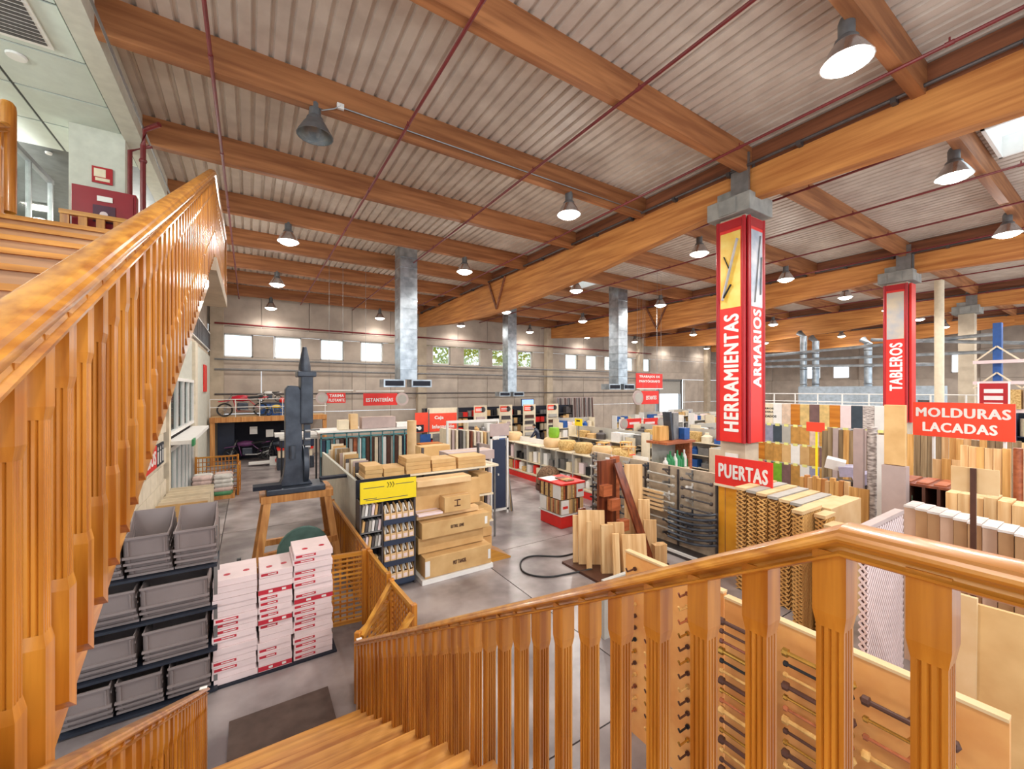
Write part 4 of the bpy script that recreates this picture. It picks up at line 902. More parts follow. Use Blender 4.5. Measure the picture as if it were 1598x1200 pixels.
ca = B().tube(curve([(6.4,7.3,.02),(6.0,7.35,.02),(5.5,7.7,.02),(5.1,7.6,.02),(4.85,7.1,.02),(5.1,6.7,.02),(5.6,6.55,.02),(6.1,6.4,.06)]), .018, 6).o('floor_cable', BLACK, smooth=True); tag(ca, 'black cable looping on the floor before the stair sample', 'cable')
# ============================================================ stair sample with planks
sp = thing('stair_sample', 'tall mahogany stair stringer sample with reddish wooden blocks', 'display', (5.82,6.1,0))
B().box(0,1.9,-.4,.95,0,.05).o('base_board', BROWN, sp); B().box(.68,1.22,.5,.56,.05,2.27).o('upright_board', MAHO, sp); B().box(1.2,1.46,.62,.68,.05,2.3).o('upright_board', MAHOL, sp)
B().bar((1.16,.42,2.2),(1.42,-.3,.12),.05,.22,(1,0,0)).o('stringer', MAHO, sp)
blk_ = B().box(-.13,.13,-.14,.0,-.12,.12).mesh('block', MAHOL)
for x, y, z in ((.82,.5,1.62),(.95,.38,1.32),(1.03,.2,.9),(1.12,0,.5),(1.2,-.15,.24)): mk('block', blk_, sp, (x,y,z))
for x, y, z in ((.95,.38,.7),(1.1,.1,.12)): B().box(x,x+.04,y,.5,z,z+.5).o('side_cheek', MAHO, sp)
B().box(.45,.66,.9,.94,.9,1.15).o('back_block', MAHO, sp)
random.seed(9)
PL = [(6.02,6.72,.5,1.15,.03,-.1,0,'widest one at its left'),(5.98,6.86,.1,1.02,.05,-.05,0,'thin one on edge at its far left'),(6.0,6.45,.1,.98,.04,-.08,0,'narrow one before the widest'),
 (6.12,6.12,.22,.98,.1,-.06,.1,'thick tall one of the front group'),(6.3,6.1,.3,1.0,.06,-.08,.1,'broad tall one of the front group'),(6.18,5.85,.12,.86,.05,-.1,.15,'narrow one of the front group'),(6.34,5.72,.44,.84,.05,-.16,.15,'rough faced leaning one in front'),(6.74,5.85,.2,.62,.05,-.1,.1,'short one right of the rough faced'),
 (7.28,5.72,.16,.46,.16,0,.2,'left squat block at the right'),(7.45,5.76,.17,.44,.16,0,.2,'right squat block at the right'),(7.3,6.02,.24,.92,.05,-.05,0,'middle high one at the right'),(7.4,6.25,.22,1.3,.05,-.04,0,'fairly tall one at the right'),(7.35,6.62,.36,2.05,.04,-.02,0,'tallest one behind right')]
for k, (x, y, w, h, th_, tl, rz_, lb_) in enumerate(PL):
    o_ = B().box(0,w*1.15,0,th_,0,h).o('pine_plank', PINE, None, (x,y,.055), rz_-.6); o_.rotation_euler[0] = tl
    tag(o_, 'pine plank at the stair sample, ' + lb_, 'plank', 'pine planks round the stair sample')
gb = B().box(4.6,5.5,4.55,4.62,0,.9).o('grey_board', GREYP); gb.rotation_euler[0] = 0; tag(gb, 'grey framed board edge just behind the right handrail', 'board')
# ============================================================ grey hardware rack, yellow door, PUERTAS
hw = thing('hardware_wall', 'beige perforated panel wall hung with grey handrail brackets', 'display wall', (8.6,9.0,0), MX)
B().box(0,3.9,.02,.1,0,2.0).o('back_panel', mat('perforated panel', (196, 176, 152), .7), hw); B().box(0,3.9,-.3,.02,0,.14).o('base_tray', DSTEEL, hw); B().box(0,3.9,-.34,-.3,.08,.14).o('tray_edge', WHITE, hw)
for k in range(5): B().box(k*.96,k*.96+.04,-.02,.02,.1,1.95).o('upright', DSTEEL, hw)
random.seed(4)
n = 0
def rod(name, lab, p, q, r, m_, extra=True, grp=None, cat='rod'):
    global n
    t = thing(name, lab, cat, p, 0, grp); p = Vector(p); d = Vector(q)-p
    B().tube([(0,0,0), tuple(d)], r, 8).o('bar', m_, t, smooth=True)
    if extra:
        for c in (Vector((0,0,0)), d): B().lathe([(0,-r*2),(r*1.9,-r),(r*1.9,r),(0,r*2)],tuple(c),8,'y').o('end_knob', m_, t)
        B().tube([tuple(d*.5), tuple(d*.5+Vector((.12,0,-.03)))], r*.8, 6).o('bracket', m_, t)
    return t
for k in range(30):
    c_ = k % 4; r = k//4; y = 8.7-c_*.95; z = 1.8-r*.21
    m_ = [STEEL, DSTEEL, GREYP, IRON][(k*7) % 4]
    rod('handrail_sample', 'metal handrail sample, column %s from the left, %s from top on the beige wall' % (NTH[c_], nth(r)), (8.38+.02*(k%3),y,z), (8.38,y-.72,z+.0), .022, m_, True, 'handrail samples on the beige wall')
for k in range(36):
    c_ = k % 6; rr2 = k//6; y = 8.8-c_*.62; z = 1.9-rr2*.3; m_ = [STEEL, GREYP, DSTEEL, WHITE, IRON][(k*3) % 5]
    o_ = B().bar((0,0,0),(-.26,0,.05),.03,.05).bar((-.02,0,-.12),(-.02,0,.1),.03).bar((-.02,0,-.1),(-.2,0,.03),.02).o('wall_bracket', m_, None, (8.58,y,z))
    tag(o_, 'projecting metal bracket, column %s from left, %s row from top on the beige wall' % (NTH[c_], NTH[rr2]), 'bracket', 'projecting brackets on the beige wall')
for k in range(7):
    pts = [(8.36,6.2-.11*j,1.05-k*.11-.12*math.sin(j*PI/14)+.02*j) for j in range(12)]
    o_ = B().tube(pts, .03, 6).o('curved_rail', IRON, smooth=True); tag(o_, 'curved dark rail at the right of the beige wall, %s from top' % nth(k), 'rail', 'curved dark rails')
for k in range(5):
    o_ = B().box(-.03,.03,-1.05,0,0,.05).o('shelf_lath', CARDL, None, (8.3,7.35,1.35-k*.1)); tag(o_, 'pale lath on the beige wall, %s from top' % nth(k), 'lath', 'pale laths on the beige wall')
yd = thing('yellow_door', 'orange yellow wooden door panel under the PUERTAS sign', 'door', (8.6,5.1,0), MX)
B().box(0,1.3,0,.05,0,1.8).o('leaf', mat('amber door', (236,168,48), .45, c2=(226,150,34), scale=2), yd); B().box(.14,.16,-.006,0,0,1.8).box(.6,.62,-.006,0,0,1.8).o('groove', TRES, yd)
ps = thing('doors_sign', 'red sign with white capitals PUERTAS', 'sign', (8.5,5.12,1.83), MX)
B().box(0,1.16,0,.03,0,.6).o('panel', RED, ps); B().box(-.02,1.18,-.01,.04,-.05,0).o('ledge', CREAM, ps); txt('PUERTAS', .58, .3, 1.0, .3, 0, WHITE, ps)
# expanding trellises folded in packs
COREW = mat('shaded trellis core', (150, 108, 66), .8); COREP = mat('shaded pink trellis core', (128, 98, 92), .8)  # darker cores paint the shadow in the gaps between the strips
def trellis(lab, x, y, w, th, h, m=TREL, cap=CARDL, core=True, slope=0, step=.08):
    t = thing('folded_trellis', lab, 'trellis', (x,y,0), 0, 'folded wooden trellises')
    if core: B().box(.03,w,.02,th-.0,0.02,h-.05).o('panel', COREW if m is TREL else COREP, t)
    b = B(); k = 0
    zz = 0
    while zz < h-.12:
        b.bar((0,0,zz),(0,th,zz+.09),.02,.022,(1,0,0)); b.bar((.012,th,zz),(.012,0,zz+.09),.02,.022,(1,0,0)); zz += step
    xx = 0
    n_ = int(h/step)
    for i in range(n_+int(w/step)):
        z0_ = h-.06-i*step; x0_ = 0.0
        if z0_ < 0: x0_ = -z0_; z0_ = 0
        x1_ = min(w, x0_+(h-.06-z0_)); z1_ = z0_+(x1_-x0_)
        if x1_-x0_ > .05: b.bar((x0_,-.005,z0_),(x1_,-.005,z1_),step*.32,.01,(0,1,0))
    tag(b.o('lattice_strips', m, t), kind='stuff')
    B().box(-.02,w+.02,-.01,th+.01,h-.05,h).o('top_bar', cap, t)
    return t
tn = ['farthest','second','third','fourth','fifth','sixth','nearest']
for k in range(7):
    trellis('folded wooden trellis pack below the PUERTAS sign, %s of seven' % tn[k], 7.95, 4.2-k*.19+random.uniform(-.01,.01), 1.2, .15 if k else .17, 1.97-.015*k, cap=GREYP if k%2 else CARDL)
for k, (x, y, w, h) in enumerate(((7.0,2.84,.62,2.02),(7.3,2.66,.34,1.95),(7.15,2.48,.3,1.86))): trellis('shorter folded trellis right of the seven packs, %s' % ['left one','middle one','right one'][k], x, y, w, .13, h, core=(k<2), step=.06)
cart('cream carton block standing right of the short trellises',7.68,8.9,2.72,2.95,0,1.98,CARDL,tape=False)
trellis('pinkish fine meshed trellis panel behind the handrail corner', 5.86, 1.74, 1.22, .07, 2.3, m=PINKB, cap=MAUVE, step=.085)
for k in range(6):
    o_ = B().box(0,.42,0,.05,0,2.0-.06*k).o('pale_panel', [CARDL,CARD,CARDP,CARDL,MAUVE,CARDP][k], None, (5.3+.04*k,1.26-.36*k,0), MX+.1*(k%2)); o_.rotation_euler[0] = -.06
    tag(o_, 'large pale panel standing behind the curtain rod board, %s from left' % nth(k), 'panel', 'large pale panels')
# plank groups
random.seed(14)
def boards(name, lab, X, y0, y1, zt, nb, mats_, grp, zb=0, jit=.04, th=.05, tilt=0):
    st_ = (y0-y1)/nb
    for k in range(nb):
        o_ = B().box(0,th,0,st_*.94,0,zt-zb+random.uniform(-jit,jit)).o(name, mats_[k % len(mats_)] if tilt == 0 else random.choice(mats_), None, (X+random.uniform(0,.06), y0-(k+1)*st_, zb)); o_.rotation_euler[1] = .03
        tag(o_, lab % nth(k), 'board', grp)
boards('short_plank','short orange plank behind the trellis packs, %s from the left',10.5,4.36,3.45,1.9,11,[TREL,TRES,PINE,TREL],'short planks behind the trellises',th=.12,jit=.05)
boards('framed_panel','pale edged wooden panel right of the short planks, %s',10.4,3.42,3.08,1.85,2,[TREL],'framed wooden panels',jit=.02)
boards('weathered_board','weathered grey brown board before the colour samples, %s from left',13,4.85,3.3,2.78,13,[OLDW,OLDW,MAUVE,OLDW,TREL],'weathered boards before the colour samples',jit=.05)
boards('dark_board','upright rough board below the MOLDURAS sign, %s from left',14,3.5,1.3,2.72,18,[OLDW,TREL,OLDW,OLDW,OLDW,OLDW,PINE,TREL,TREL,PINE],'upright boards below the white lettered sign',jit=.04)
boards('pine_board','tall knotty pine board at the right, %s from left',10.5,1.85,1.27,2.86,6,[PINE,PINE,TREL],'tall pine boards at the right',jit=.01,th=.06)
boards('pine_board','wide pine board left of the tall ones behind the crate, %s from left',11.2,2.35,1.95,2.5,3,[PINE,TREL,PINE],'wide pine boards',jit=.02)
for k in range(4):
    o_ = B().lathe([(0,0),(.055,0),(.055,2.9),(0,2.9)],(10.5,1.18-k*.13,0),12).o('round_pole', MAHOL, smooth=True); tag(o_, 'pinkish round pole at the right edge, %s from left' % nth(k), 'pole', 'round poles at the right edge')
o_ = B().box(10.5,10.6,3.18,3.34,0,3.05).o('grey_post', MAUVE); tag(o_, 'grey square post left of the birch trunk', 'post')
BIR = mat('birch bark', (222,212,206), .8, c2=(120,108,104), scale=9, stretch=(1,1,3))
o_ = B().lathe([(0,0),(.09,0),(.08,1.5),(.085,3.1),(0,3.1)],(10.6,3.06,0),12).o('birch_trunk', BIR, smooth=True); tag(o_, 'slim white birch trunk standing among the boards', 'trunk')
o_ = B().box(10.5,10.56,2.82,2.96,0,2.95).o('white_board', WHITE); tag(o_, 'narrow white board right of the birch trunk', 'board')
o_ = cart('tall brown carton upright left of the MOLDURAS sign',9.5,9.6,2.3,2.58,2.53,3.58,CARD,tape=False)
o_ = B().box(9.45,9.65,2.28,2.6,0,2.52).o('mauve_board', MAUVE); tag(o_, 'tall mauve board under the upright brown carton', 'board')
for k in range(3):
    o_ = B().box(-.25,.25,-.18,.18,0,.22).o('lilac_bag', mat('lilac sack', (186,180,206), .6) if k else WHITE, None, (11.6,4.05-k*.3,2.0-.12*k), .3); o_.rotation_euler[0] = .2-.3*k
    tag(o_, 'lilac white packet among the weathered boards, %s' % ['upright one','middle one','right one'][k], 'packet', 'lilac packets')
lbs = B().box(11.3,11.9,3.2,4.3,0,1.72).o('packet_stand', DSTEEL); tag(lbs, 'dark stand carrying the lilac packets', 'stand')
# samples wall
sw_ = thing('sample_wall', 'tall wall of coloured board samples with the word MADERA', 'display wall', (18.0,9.0,0), MX)
B().box(-.1,4.3,.03,.15,0,3.3).o('backing', WHITE, sw_)
OCH = mat('ochre laminate', (204,150,74), .5); PEA = mat('peach laminate', (228,200,176), .5); LIL = mat('lilac laminate', (160,160,184), .5); SLT = mat('slate laminate', (60,72,84), .5); ORW = wood('orange laminate', (212,136,46), (180,104,26), 'x', 10); YLW = mat('straw laminate', (232,198,128), .5); BRM = mat('brown laminate', (128,96,94), .5)
R1 = [CREAM,CREAM,WHITE,PEA,ORW,YLW,BRM,YLW,ORW,PINKB,SLT,BIR,WHITE]; R2 = [CREAM,LIL,SLT,GREYP,OCH,OCH,PEA,OCH,CREAM,LIL,SLT,OCH,PEA]
R3 = [ORW,OCH,OCH,CARD,WHITE,CARD,OCH,BRM,YLW,CREAM,OCH,GREYP,WHITE]; R4 = [RED,SLT,LIME,BRM,OCH,WHITE,LIL,OCH,RED,SLT,CARD,OCH,BRM]
bxm = {}
for ri_, (row, z0, z1) in enumerate(((R4,.1,.9),(R3,.95,1.68),(R2,1.73,2.42),(R1,2.47,3.28))):
    for k, m_ in enumerate(row):
        kk = (m_.name, ri_)
        if kk not in bxm: bxm[kk] = B().box(0,.315,0,.03,0,z1-z0).mesh('sample_panel', m_)
        mk('sample_panel', bxm[kk], sw_, (k*.322,0,z0))
tagm = B().box(0,.16,-.01,0,0,.1).mesh('price_label', mat('pale yellow label', (244,240,150), .6))
for z in (.86,1.64,2.38):
    for k in range(13): mk('price_label', tagm, sw_, (k*.322+.08,0,z))
txt('TABLEROS', .33, 3.08, .66, .07, -.0, BLACK, sw_); txt('MADERA', .4, 2.94, .5, .07, -.0, BLACK, sw_); txt('MELAMINIZADOS', .24, 2.76, 1.05, .1, -.0, BLACK, sw_)
rs_ = B().box(15.3,15.33,5.6,6.1,2.5,2.8).o('small_red_sign', ORED); tag(rs_, 'small blank red sign before the colour sample wall', 'sign')
rp2 = B().box(15.31,15.35,5.8,5.85,0,2.5).o('sign_post', YEL); tag(rp2, 'yellow post holding the small red sign', 'post')
# MOLDURAS LACADAS
ml = thing('mouldings_sign', 'large red sign with white capitals MOLDURAS LACADAS', 'sign', (12.25,2.84,2.86), MX-.12)
B().box(0,1.46,0,.03,0,.72).o('panel', ORED, ml); txt('MOLDURAS', .73, .51, 1.36, .2, 0, WHITE, ml, bold=.04); txt('LACADAS', .7, .2, 1.08, .2, 0, WHITE, ml, bold=.04)
for x in (.3,1.3): B().box(x,x+.04,.03,.07,-2.86,.6).o('post', WHITE, ml)
# crate, wrapped bundles
cr = thing('slatted_crate', 'dark brown wooden crate with compartments on a base', 'crate', (9.7,2.5,1.5), MX)
B().box(0,.95,0,.9,.68,.72).box(0,.95,0,.9,0,.04).box(.0,.95,.86,.9,0,.7).o('boards', MAHO, cr)
for k in range(6): B().box(k*.182,k*.182+.04,0,.86,.04,.68).o('divider', BROWN, cr)
for k in range(4): B().box(.05+k*.22,.2+k*.22,.1,.8,.72,.74).o('top_slat', MAHOL, cr)
cb_ = B().box(9.65,10.6,1.5,2.55,0,1.49).o('crate_base', CARD); tag(cb_, 'brown block base under the dark compartment crate', 'base')
for k in range(2):
    o_ = mk('bottle', good('bottle', mat('green glass', (130,178,150), .2), .12, .45), None, (9.72,2.28-.19*k,1.545)); tag(o_, 'pale green bottle before the dark crate, %s' % ['left','right'][k], 'bottle', 'green bottles at the crate')
wr_ = mat('wrap film white', (238,230,226), .25)
for k in range(9):
    f_ = k/9; x = 7.9-.56*f_; y = 1.93-1.2*f_
    t = thing('wrapped_bundle', 'film wrapped plank bundle behind the right handrail, %s from left' % nth(k), 'bundle', (x,y-.125,0), 0, 'wrapped bundles behind the handrail')
    B().box(0,.4,0,.118,0,2.17+random.uniform(-.02,.02)).o('planks', [CARDP,CARDT,CARDT][k%3], t); B().box(-.01,.41,-.002,.122,2.17,2.2).o('film_top', wr_, t)
for k in range(8):
    t = thing('wrapped_bundle', 'pale pine bundle in the second row at right, %s from left' % nth(k), 'bundle', (8.75-.03*k,1.55-k*.13,0), 0, 'pale bundles in the second row')
    B().box(0,.4,0,.12,0,2.32+random.uniform(-.03,.03)).o('planks', PINE, t)
ts = thing('board_stand', 'blank light board on a dark upright post at right', 'stand', (7.15,1.32,0), MX)
B().box(0,.38,0,.02,2.64,2.93).o('board', CARDL, ts); B().box(.16,.21,-.03,.0,0,2.93).o('post', BROWN, ts)
# ============================================================ curtain rod board by the stairs
bd = thing('rod_board', 'large orange ply board mounted with curtain rods beside the stairs', 'display board', (3.55,2.05,0), MX)
B().box(0,1.62,0,.05,.0,2.0).o('panel', BOARD, bd); B().box(0,1.62,-.01,.06,2.0,2.02).o('top_edge', CARDL, bd)
bd2 = thing('hook_board', 'orange ply board with small hooks left of the curtain rods', 'display board', (3.62,3.25,0), MX)
B().box(0,1.15,0,.05,.0,2.0).o('panel', BOARD, bd2); B().box(0,1.15,-.01,.06,2.0,2.02).o('top_edge', CARDL, bd2)
RM = [BROWN, BROWN, MAHO, BRASS, BLACK, TREL, BROWN, BRASS, MAHOL, TREL, BROWN, BRASS, BROWN, TREL]
for c_, (ya, yb, nn) in enumerate(((2.0,1.62,19),(1.5,1.1,19),(1.02,.62,14))):
    for k in range(nn):
        z = (1.86-k*.085) if c_ < 2 else (1.8-k*.12)
        rod('curtain_rod', 'curtain rod sample, %s from top in the %s column of the ply board' % (nth(k), ['left','middle','right'][c_]), (3.42,ya,z), (3.42,yb,z), .011 if k % 3 else .017, RM[(k+c_*3) % 14], True, 'curtain rods on the ply board')
for c_, y in enumerate((3.1,2.85,2.45,2.25)):
    for k in range(13):
        t = thing('wall_hook', 'small hook, %s from top in the %s column of the hook board' % (nth(k), NTH[c_]), 'hook', (3.5,y,1.86-k*.13), 0, 'small hooks on the hook board')
        m_ = RM[(k*3+c_) % 14]; B().tube([(.1,0,0),(-.02,0,0),(-.04,0,.04)], .01, 6).o('stem', m_, t); B().lathe([(0,-.02),(.022,-.02),(.022,.0),(0,0)],(.11,0,0),8,'x').o('rosette', m_, t)
# ============================================================ hanging aisle signs
def hang(lab, x, y, z, w, h, words, icon=0, m=RED, bar=True):
    t = thing('hanging_sign', lab, 'sign', (x,y,z), 0)
    B().box(0,w,0,.03,0,h).o('panel', m, t, bev=.01)
    for i, (s_, cx, cz, tw, th_) in enumerate(words):
        if s_: txt(s_, cx, cz, tw, th_, 0, WHITE, t)
        else: B().box(cx-tw/2,cx+tw/2,-.006,0,cz-th_/2,cz+th_/2).o('faded_line', PINKB, t)
    if icon: B().lathe([(0,-.02),(h*.55,-.02),(h*.55,.04),(0,.04)],(w+h*.4 if icon > 0 else -h*.42,0,h/2),20,'y').o('round_icon', MAUVE, t); B().lathe([(0,-.03),(h*.38,-.03)],(w+h*.4 if icon > 0 else -h*.42,0,h/2),16,'y').o('icon_picture', GREYP, t)
    for xx in (.1,w-.1): B().tube([(xx,.015,h),(xx,.015,9.5-z)], .006, 4).o('wire', STEEL, t)
    if bar: B().box(-.3,w+.3,-.02,.05,h+.08,h+.12).o('top_bar', WHITE, t)
    return t
hang('rounded red hanging sign reading ESTANTERÍAS',4.05,18,3.17,1.45,.52,[('ESTANTERÍAS',.68,.26,1.15,.2)],1,m=REDD if 0 else RED)
hang('small red hanging sign reading TARIMA FLOTANTE',2.62,18,3.3,.72,.42,[('TARIMA',.38,.3,.55,.12),('FLOTANTE',.38,.12,.6,.12)],-1)
hang('upper red hanging sign reading TRABAJOS DE PANTÓGRAFO',15.2,13,3.92,1.9,.7,[('TRABAJOS DE',.95,.54,1.5,.14),('PANTÓGRAFO',.95,.34,1.5,.14)],0,bar=False)
hang('lower red hanging sign reading ESTANTES with a round icon',15.35,12.8,3.17,1.2,.62,[('ESTANTES',.66,.3,.75,.18)],-1)
hang('small red hanging sign left of the pair in the middle',16.8,15,1.8,1.15,.5,[('',.6,.25,.8,.12)],-1,bar=False)
hang('small red hanging sign right of the pair in the middle',18.15,15,1.75,1.2,.52,[('',.5,.26,.8,.12)],1,bar=False)
# counters beyond the gondola
random.seed(31)
ct = thing('timber_counter', 'reddish timber frame counter with green bottles under its top', 'counter', (11.9,8.9,0))
B().box(-.1,1.5,-.1,.75,1.98,2.06).o('top', MAHOL, ct); B().box(1.3,1.45,0,.6,0,1.98).o('side', MAHOL, ct); B().box(0,1.3,0,.6,1.05,1.1).o('shelf', CREAM, ct); B().box(0,1.3,.58,.6,0,1.98).o('back', GREYP, ct)
for k in range(10):
    o_ = mk('bottle', good('bottle', GREEN if k%4 else WHITE, .22, .4+.1*(k%3)), None, (11.95+.13*k,8.85,1.11)); tag(o_, 'green or white bottle under the timber counter top, %s from left' % nth(k), 'bottle', 'bottles under the timber counter')
for i, (x, y, z, w, h, m_, lb_) in enumerate(((11.95,9.2,2.07,.5,.5,TREL,'stack of light wooden trays on the timber counter'),(12.5,9.1,2.07,.12,1.0,IRON,'dark slanted slab standing on the timber counter'),(12.7,9.2,2.07,.3,.95,STEEL,'grey board standing on the timber counter'),(13.05,9.0,2.07,.3,.4,BLUE,'blue tub on the timber counter'))):
    o_ = B().box(0,w,0,.3,0,h).o('counter_item', m_, None, (x,y,z)); o_.rotation_euler[1] = -.15 if i == 1 else 0; tag(o_, lb_, 'item')
for i, (x, y, rz_, w, h) in enumerate(((13.2,15.5,MX,4.5,2.1),(15.6,13.5,MX,4.5,2.2),(13.0,11.2,0,2.2,1.9),(16.5,10.6,0,2.6,2.3),(9.2,18.5,0,2.3,2.2),(14.6,18.0,0,2.8,2.2),(14.2,8.3,0,1.7,1.7),(19.2,11.6,0,3.2,2.6),(22.8,11.6,0,3.2,2.4))):
    nm_ = ['long first','long second','middle','right middle','rear left','rear right','low front','far right','farthest right'][i]
    shelving('mixed goods shelving among the centre aisles, %s unit' % nm_, nm_+' aisle shelving', x, y, rz_, w, h, 4, 8 if w > 2.4 else 6, pick('blue','white','brown','ochre','grey','cream','pale','tan','dark','white'), frame=CREAM, back=GREYP, kinds=('box','box','bottle','can'), dens=.9)
yb_ = thing('yellow_sign_board', 'yellow board with black word patch over the aisle shelves', 'sign', (13.0,14.8,2.15), MX); B().box(0,.5,0,.03,0,.34).o('panel', YEL, yb_); B().box(.12,.36,-.01,0,.2,.27).o('patch', BLACK, yb_); B().box(.22,.26,.03,.06,-2.15,.3).o('post', STEEL, yb_)
for i, (x, y) in enumerate(((10.4,9.2),(10.5,10.4),(11.3,10.0))):
    t = thing('wooden_stool', 'small orange wooden stool frame on the gondola end, %s' % ['front','rear','right'][i], 'stool', (x,y,1.5), .2*i, 'orange stools on the gondola end')
    for a, b_ in ((0,0),(.3,0),(0,.3),(.3,.3)): B().tube([(a,b_,0),(a,b_,.45)], .018, 6).o('leg', TREL, t)
    B().box(-.03,.33,-.03,.33,.45,.48).o('seat', TREL, t); B().box(0,.3,-.01,.01,.2,.23).o('rung', RED, t)
# ============================================================ platform with white railing, pipework far right
mp = thing('rear_platform', 'grey steel platform with a long white railing in the far right', 'platform', (28,3.5,0))
B().box(0,4,0,13,2.45,2.7).o('deck', GREYP, mp); B().box(.3,4,0,13,0,2.4).o('wall_below', CREAM, mp)
for z in (3.15,3.6): B().tube([(0,0,z),(0,13,z)], .03, 6).o('rail', WHITE, mp)
for k in range(12): B().tube([(0,k*1.18,2.7),(0,k*1.18,3.6)], .035, 6).o('rail_post', WHITE, mp)
mc_ = thing('extraction_machine', 'big pale blue filter machine on the rear platform', 'machine', (30.2,6.0,2.7)); B().box(0,1.6,0,6.5,0,1.35).o('body', mat('pale blue steel', (176,190,204), .4), mc_); B().box(-.02,0,.3,.8,.3,.6).o('panel', DSTEEL, mc_); B().box(-.02,0,1.5,1.9,.3,.6).o('panel', DSTEEL, mc_)
for i, (y, z) in enumerate(((12.6,7.4),(11.9,7.0),(9.2,6.6))):
    t = thing('extraction_pipe', 'vertical pale metal extraction pipe on the rear platform, %s from left' % nth(i), 'pipe', (31.2,y,2.7), 0, 'extraction pipes')
    B().tube([(0,0,0),(0,0,z-2.7),(.1,.3,z-2.4)], .2, 10).o('pipe', GALV, t, smooth=True)
    for k in range(4): B().lathe([(.2,-.03),(.24,0),(.2,.03)],(0,0,.5+k*1.0),10).o('collar', STEEL, t)
for i, (z, ya, yb2, z2) in enumerate(((5.9,16,2,5.7),(6.2,17,4,6.6),(5.5,15,6,5.2),(6.8,9,2,5.9))):
    t = B().tube([(31,ya,z),(31,yb2,z2)], .09, 8).o('overhead_pipe', GALV, smooth=True); tag(t, 'horizontal pale extraction pipe over the rear platform, %s' % ['lowest long one','upper long one','short one','slanting right one'][i], 'pipe', 'horizontal extraction pipes')
sp_ = B().lathe([(0,0),(.17,0),(.17,9),(0,9)],(27.2,5.4,0),12).o('round_post', CREAM, smooth=True); tag(sp_, 'slim round cream post right of the TABLEROS banner', 'post')
# cantilever rack far right
cr2 = thing('cantilever_rack', 'blue upright cantilever rack with pale beams at the far right', 'rack', (24,0.2,0))
for y in (.6,1.75,2.9): B().box(0,.3,y,y+.22,0,6.4).o('upright', BLUE if y > 1 else NAVY, cr2)
for z in (3.0,4.05,4.85): B().box(-.2,.0,-1,3.6,z,z+.12).o('beam', PINKB, cr2)
for z in (3.9,4.9):
    B().bar((-.1,3.6,z),(-.1,3.0,z+.6),.05).bar((-.1,3.0,z+.6),(-.1,2.4,z),.05).bar((-.1,2.4,z),(-.1,1.8,z+.6),.05).o('brace', CREAM, cr2)
for k in range(3): cart('ochre carton on the blue cantilever rack, %s from left' % nth(k),23.7,24.3,2.6-k*1.1,3.6-k*1.1,3.13,3.85,STRAW if k != 1 else CARDP)
rn = thing('red_notice', 'small red notice board with white text lines by the far column', 'sign', (20,3.05,3.15), MX); B().box(0,.6,0,.04,0,.9).o('panel', REDD, rn)
for k in range(3): B().box(.1,.5,-.01,0,.15+k*.22,.28+k*.22).o('text_line', PINKB, rn)
B().box(-.04,.0,0,.04,-3.15,.95).box(.6,.64,0,.04,-3.15,.95).o('post', WHITE, rn)
for i in range(5):
    shelving('tall dark stocked rack along the far right, %s from the back' % nth(i), '%s far right rack' % nth(i), 26.0-.0*i, 3.0-1.9*i+.0, MX, 1.8, 2.9, 3, 3, pick('cream','brown','tan','dark','blue'), frame=NAVY, back=DARK, z0=.1) if i < 2 else None
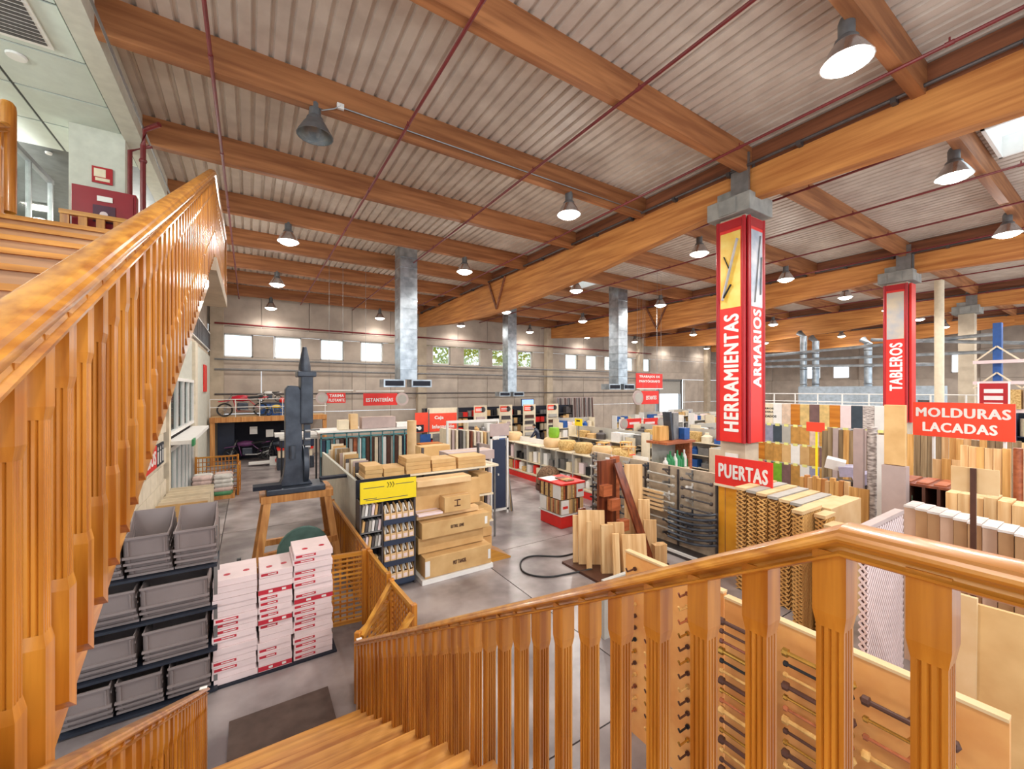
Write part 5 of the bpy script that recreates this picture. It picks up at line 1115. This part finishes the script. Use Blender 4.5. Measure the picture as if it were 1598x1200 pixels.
# person bending at the gondola end
def person(x, y, z=0):
    t = thing('person', 'person in dark blue clothes leaning forward behind the gondola', 'person', (x,y,z), .6)
    J = {'pelvis':(0,0,.95),'waist':(0,.04,1.12),'chest':(0,.12,1.4),'neck':(0,.22,1.56),'headb':(0,.27,1.62),
         'ls':(-.18,.15,1.47),'le':(-.26,.34,1.15),'lw':(-.16,.52,1.02),'lh':(-.12,.6,.99),'rs':(.18,.15,1.47),'re':(.26,.34,1.15),'rw':(.16,.52,1.02),'rh':(.12,.6,.99),
         'lhip':(-.1,0,.9),'lk':(-.11,.04,.5),'la':(-.11,-.02,.09),'lt':(-.12,.16,.04),'rhip':(.1,0,.9),'rk':(.11,.06,.5),'ra':(.11,0,.09),'rt':(.12,.18,.04)}
    R = {'pelvis':.14,'waist':.12,'chest':.15,'neck':.06,'headb':.06,'ls':.07,'le':.045,'lw':.032,'lh':.03,'rs':.07,'re':.045,'rw':.032,'rh':.03,'lhip':.1,'lk':.065,'la':.045,'lt':.04,'rhip':.1,'rk':.065,'ra':.045,'rt':.04}
    K = list(J); E = [('pelvis','waist'),('waist','chest'),('chest','neck'),('neck','headb'),('chest','ls'),('ls','le'),('le','lw'),('lw','lh'),('chest','rs'),('rs','re'),('re','rw'),('rw','rh'),('pelvis','lhip'),('lhip','lk'),('lk','la'),('la','lt'),('pelvis','rhip'),('rhip','rk'),('rk','ra'),('ra','rt')]
    me = bpy.data.meshes.new('body'); me.from_pydata([J[k] for k in K], [(K.index(a),K.index(b)) for a,b in E], [])
    ob = mk('body', me, t); md = ob.modifiers.new('skin','SKIN'); sm = ob.modifiers.new('sub','SUBSURF'); sm.levels = 1; sm.render_levels = 1
    sv = me.skin_vertices[0].data if me.skin_vertices else None
    if sv is None:
        bm = bmesh.new(); bm.from_mesh(me); bm.verts.layers.skin.verify(); bm.to_mesh(me); bm.free(); sv = me.skin_vertices[0].data
    for i, k in enumerate(K): sv[i].radius = (R[k],R[k]); sv[i].use_root = (i == 0)
    me.materials.append(NAVY)
    B().lathe([(0,-.12),(.05,-.1),(.075,-.04),(.08,.03),(.06,.09),(0,.12)],(0,.31,1.71),14).o('head', SKIN, t, smooth=True)
    B().lathe([(.085,-.01),(.09,.04),(.07,.1),(0,.135)],(0,.295,1.72),14).o('hair', BLACK, t, smooth=True)
    B().lathe([(0,0),(.014,.02),(0,.05)],(0,.39,1.69),6).o('nose', SKIN, t); B().box(-.095,-.08,.29,.32,1.68,1.74).box(.08,.095,.29,.32,1.68,1.74).o('ears', SKIN, t)
    for sx in (-1,1):
        for f in range(5):
            B().tube([(sx*.12+(f-2)*.016,.6,.99),(sx*.12+(f-2)*.018,.66+(.01 if f in (1,2,3) else -.01),.97),(sx*.12+(f-2)*.017,.69,.94)], .008, 5).o('finger', SKIN, t)
person(14.2, 19.3)
# foliage outside the second window group
random.seed(2)
fb = B()
for k in range(6000):
    x = random.uniform(9,22); z = random.uniform(3.5,9.5); y = 31+random.uniform(-1,1); a = random.uniform(0,6.28); s_ = .16
    fb.poly([(x,y,z),(x+s_*math.cos(a),y+random.uniform(-.1,.1),z+s_*math.sin(a)),(x+s_*1.4*math.cos(a+.7),y,z+s_*1.4*math.sin(a+.7)),(x+s_*math.cos(a+1.4),y+random.uniform(-.1,.1),z+s_*math.sin(a+1.4))])
me = bpy.data.meshes.new('foliage'); me.from_pydata(fb.v, [], fb.f); me.materials.append(LEAF)
tag(mk('foliage', me), 'sunlit yellow green foliage outside the middle back windows', 'foliage', kind='stuff')
# unseen light panels added to brighten the dark mezzanine
for i, (x, y) in enumerate(((-5.1,3),(-5.1,8),(-5.1,13),(-3.0,17))):
    t = thing('fill_panel', 'added unseen light panel brightening the mezzanine, %s from the front' % nth(i), 'lamp', (x,y,9.0), 0, 'added mezzanine fill panels')
    B().box(-.3,.3,-.3,.3,0,.03).o('frame', WHITE, t); B().box(-.27,.27,-.27,.27,-.005,0).o('diffuser', LENS, t)
    ld = bpy.data.lights.new('bulb', 'POINT'); ld.energy = 260; ld.shadow_soft_size = .3; ld.color = (1, 1, .95)
    lo = bpy.data.objects.new('bulb', ld); COL.objects.link(lo); lo.location = (x, y, 8.4)
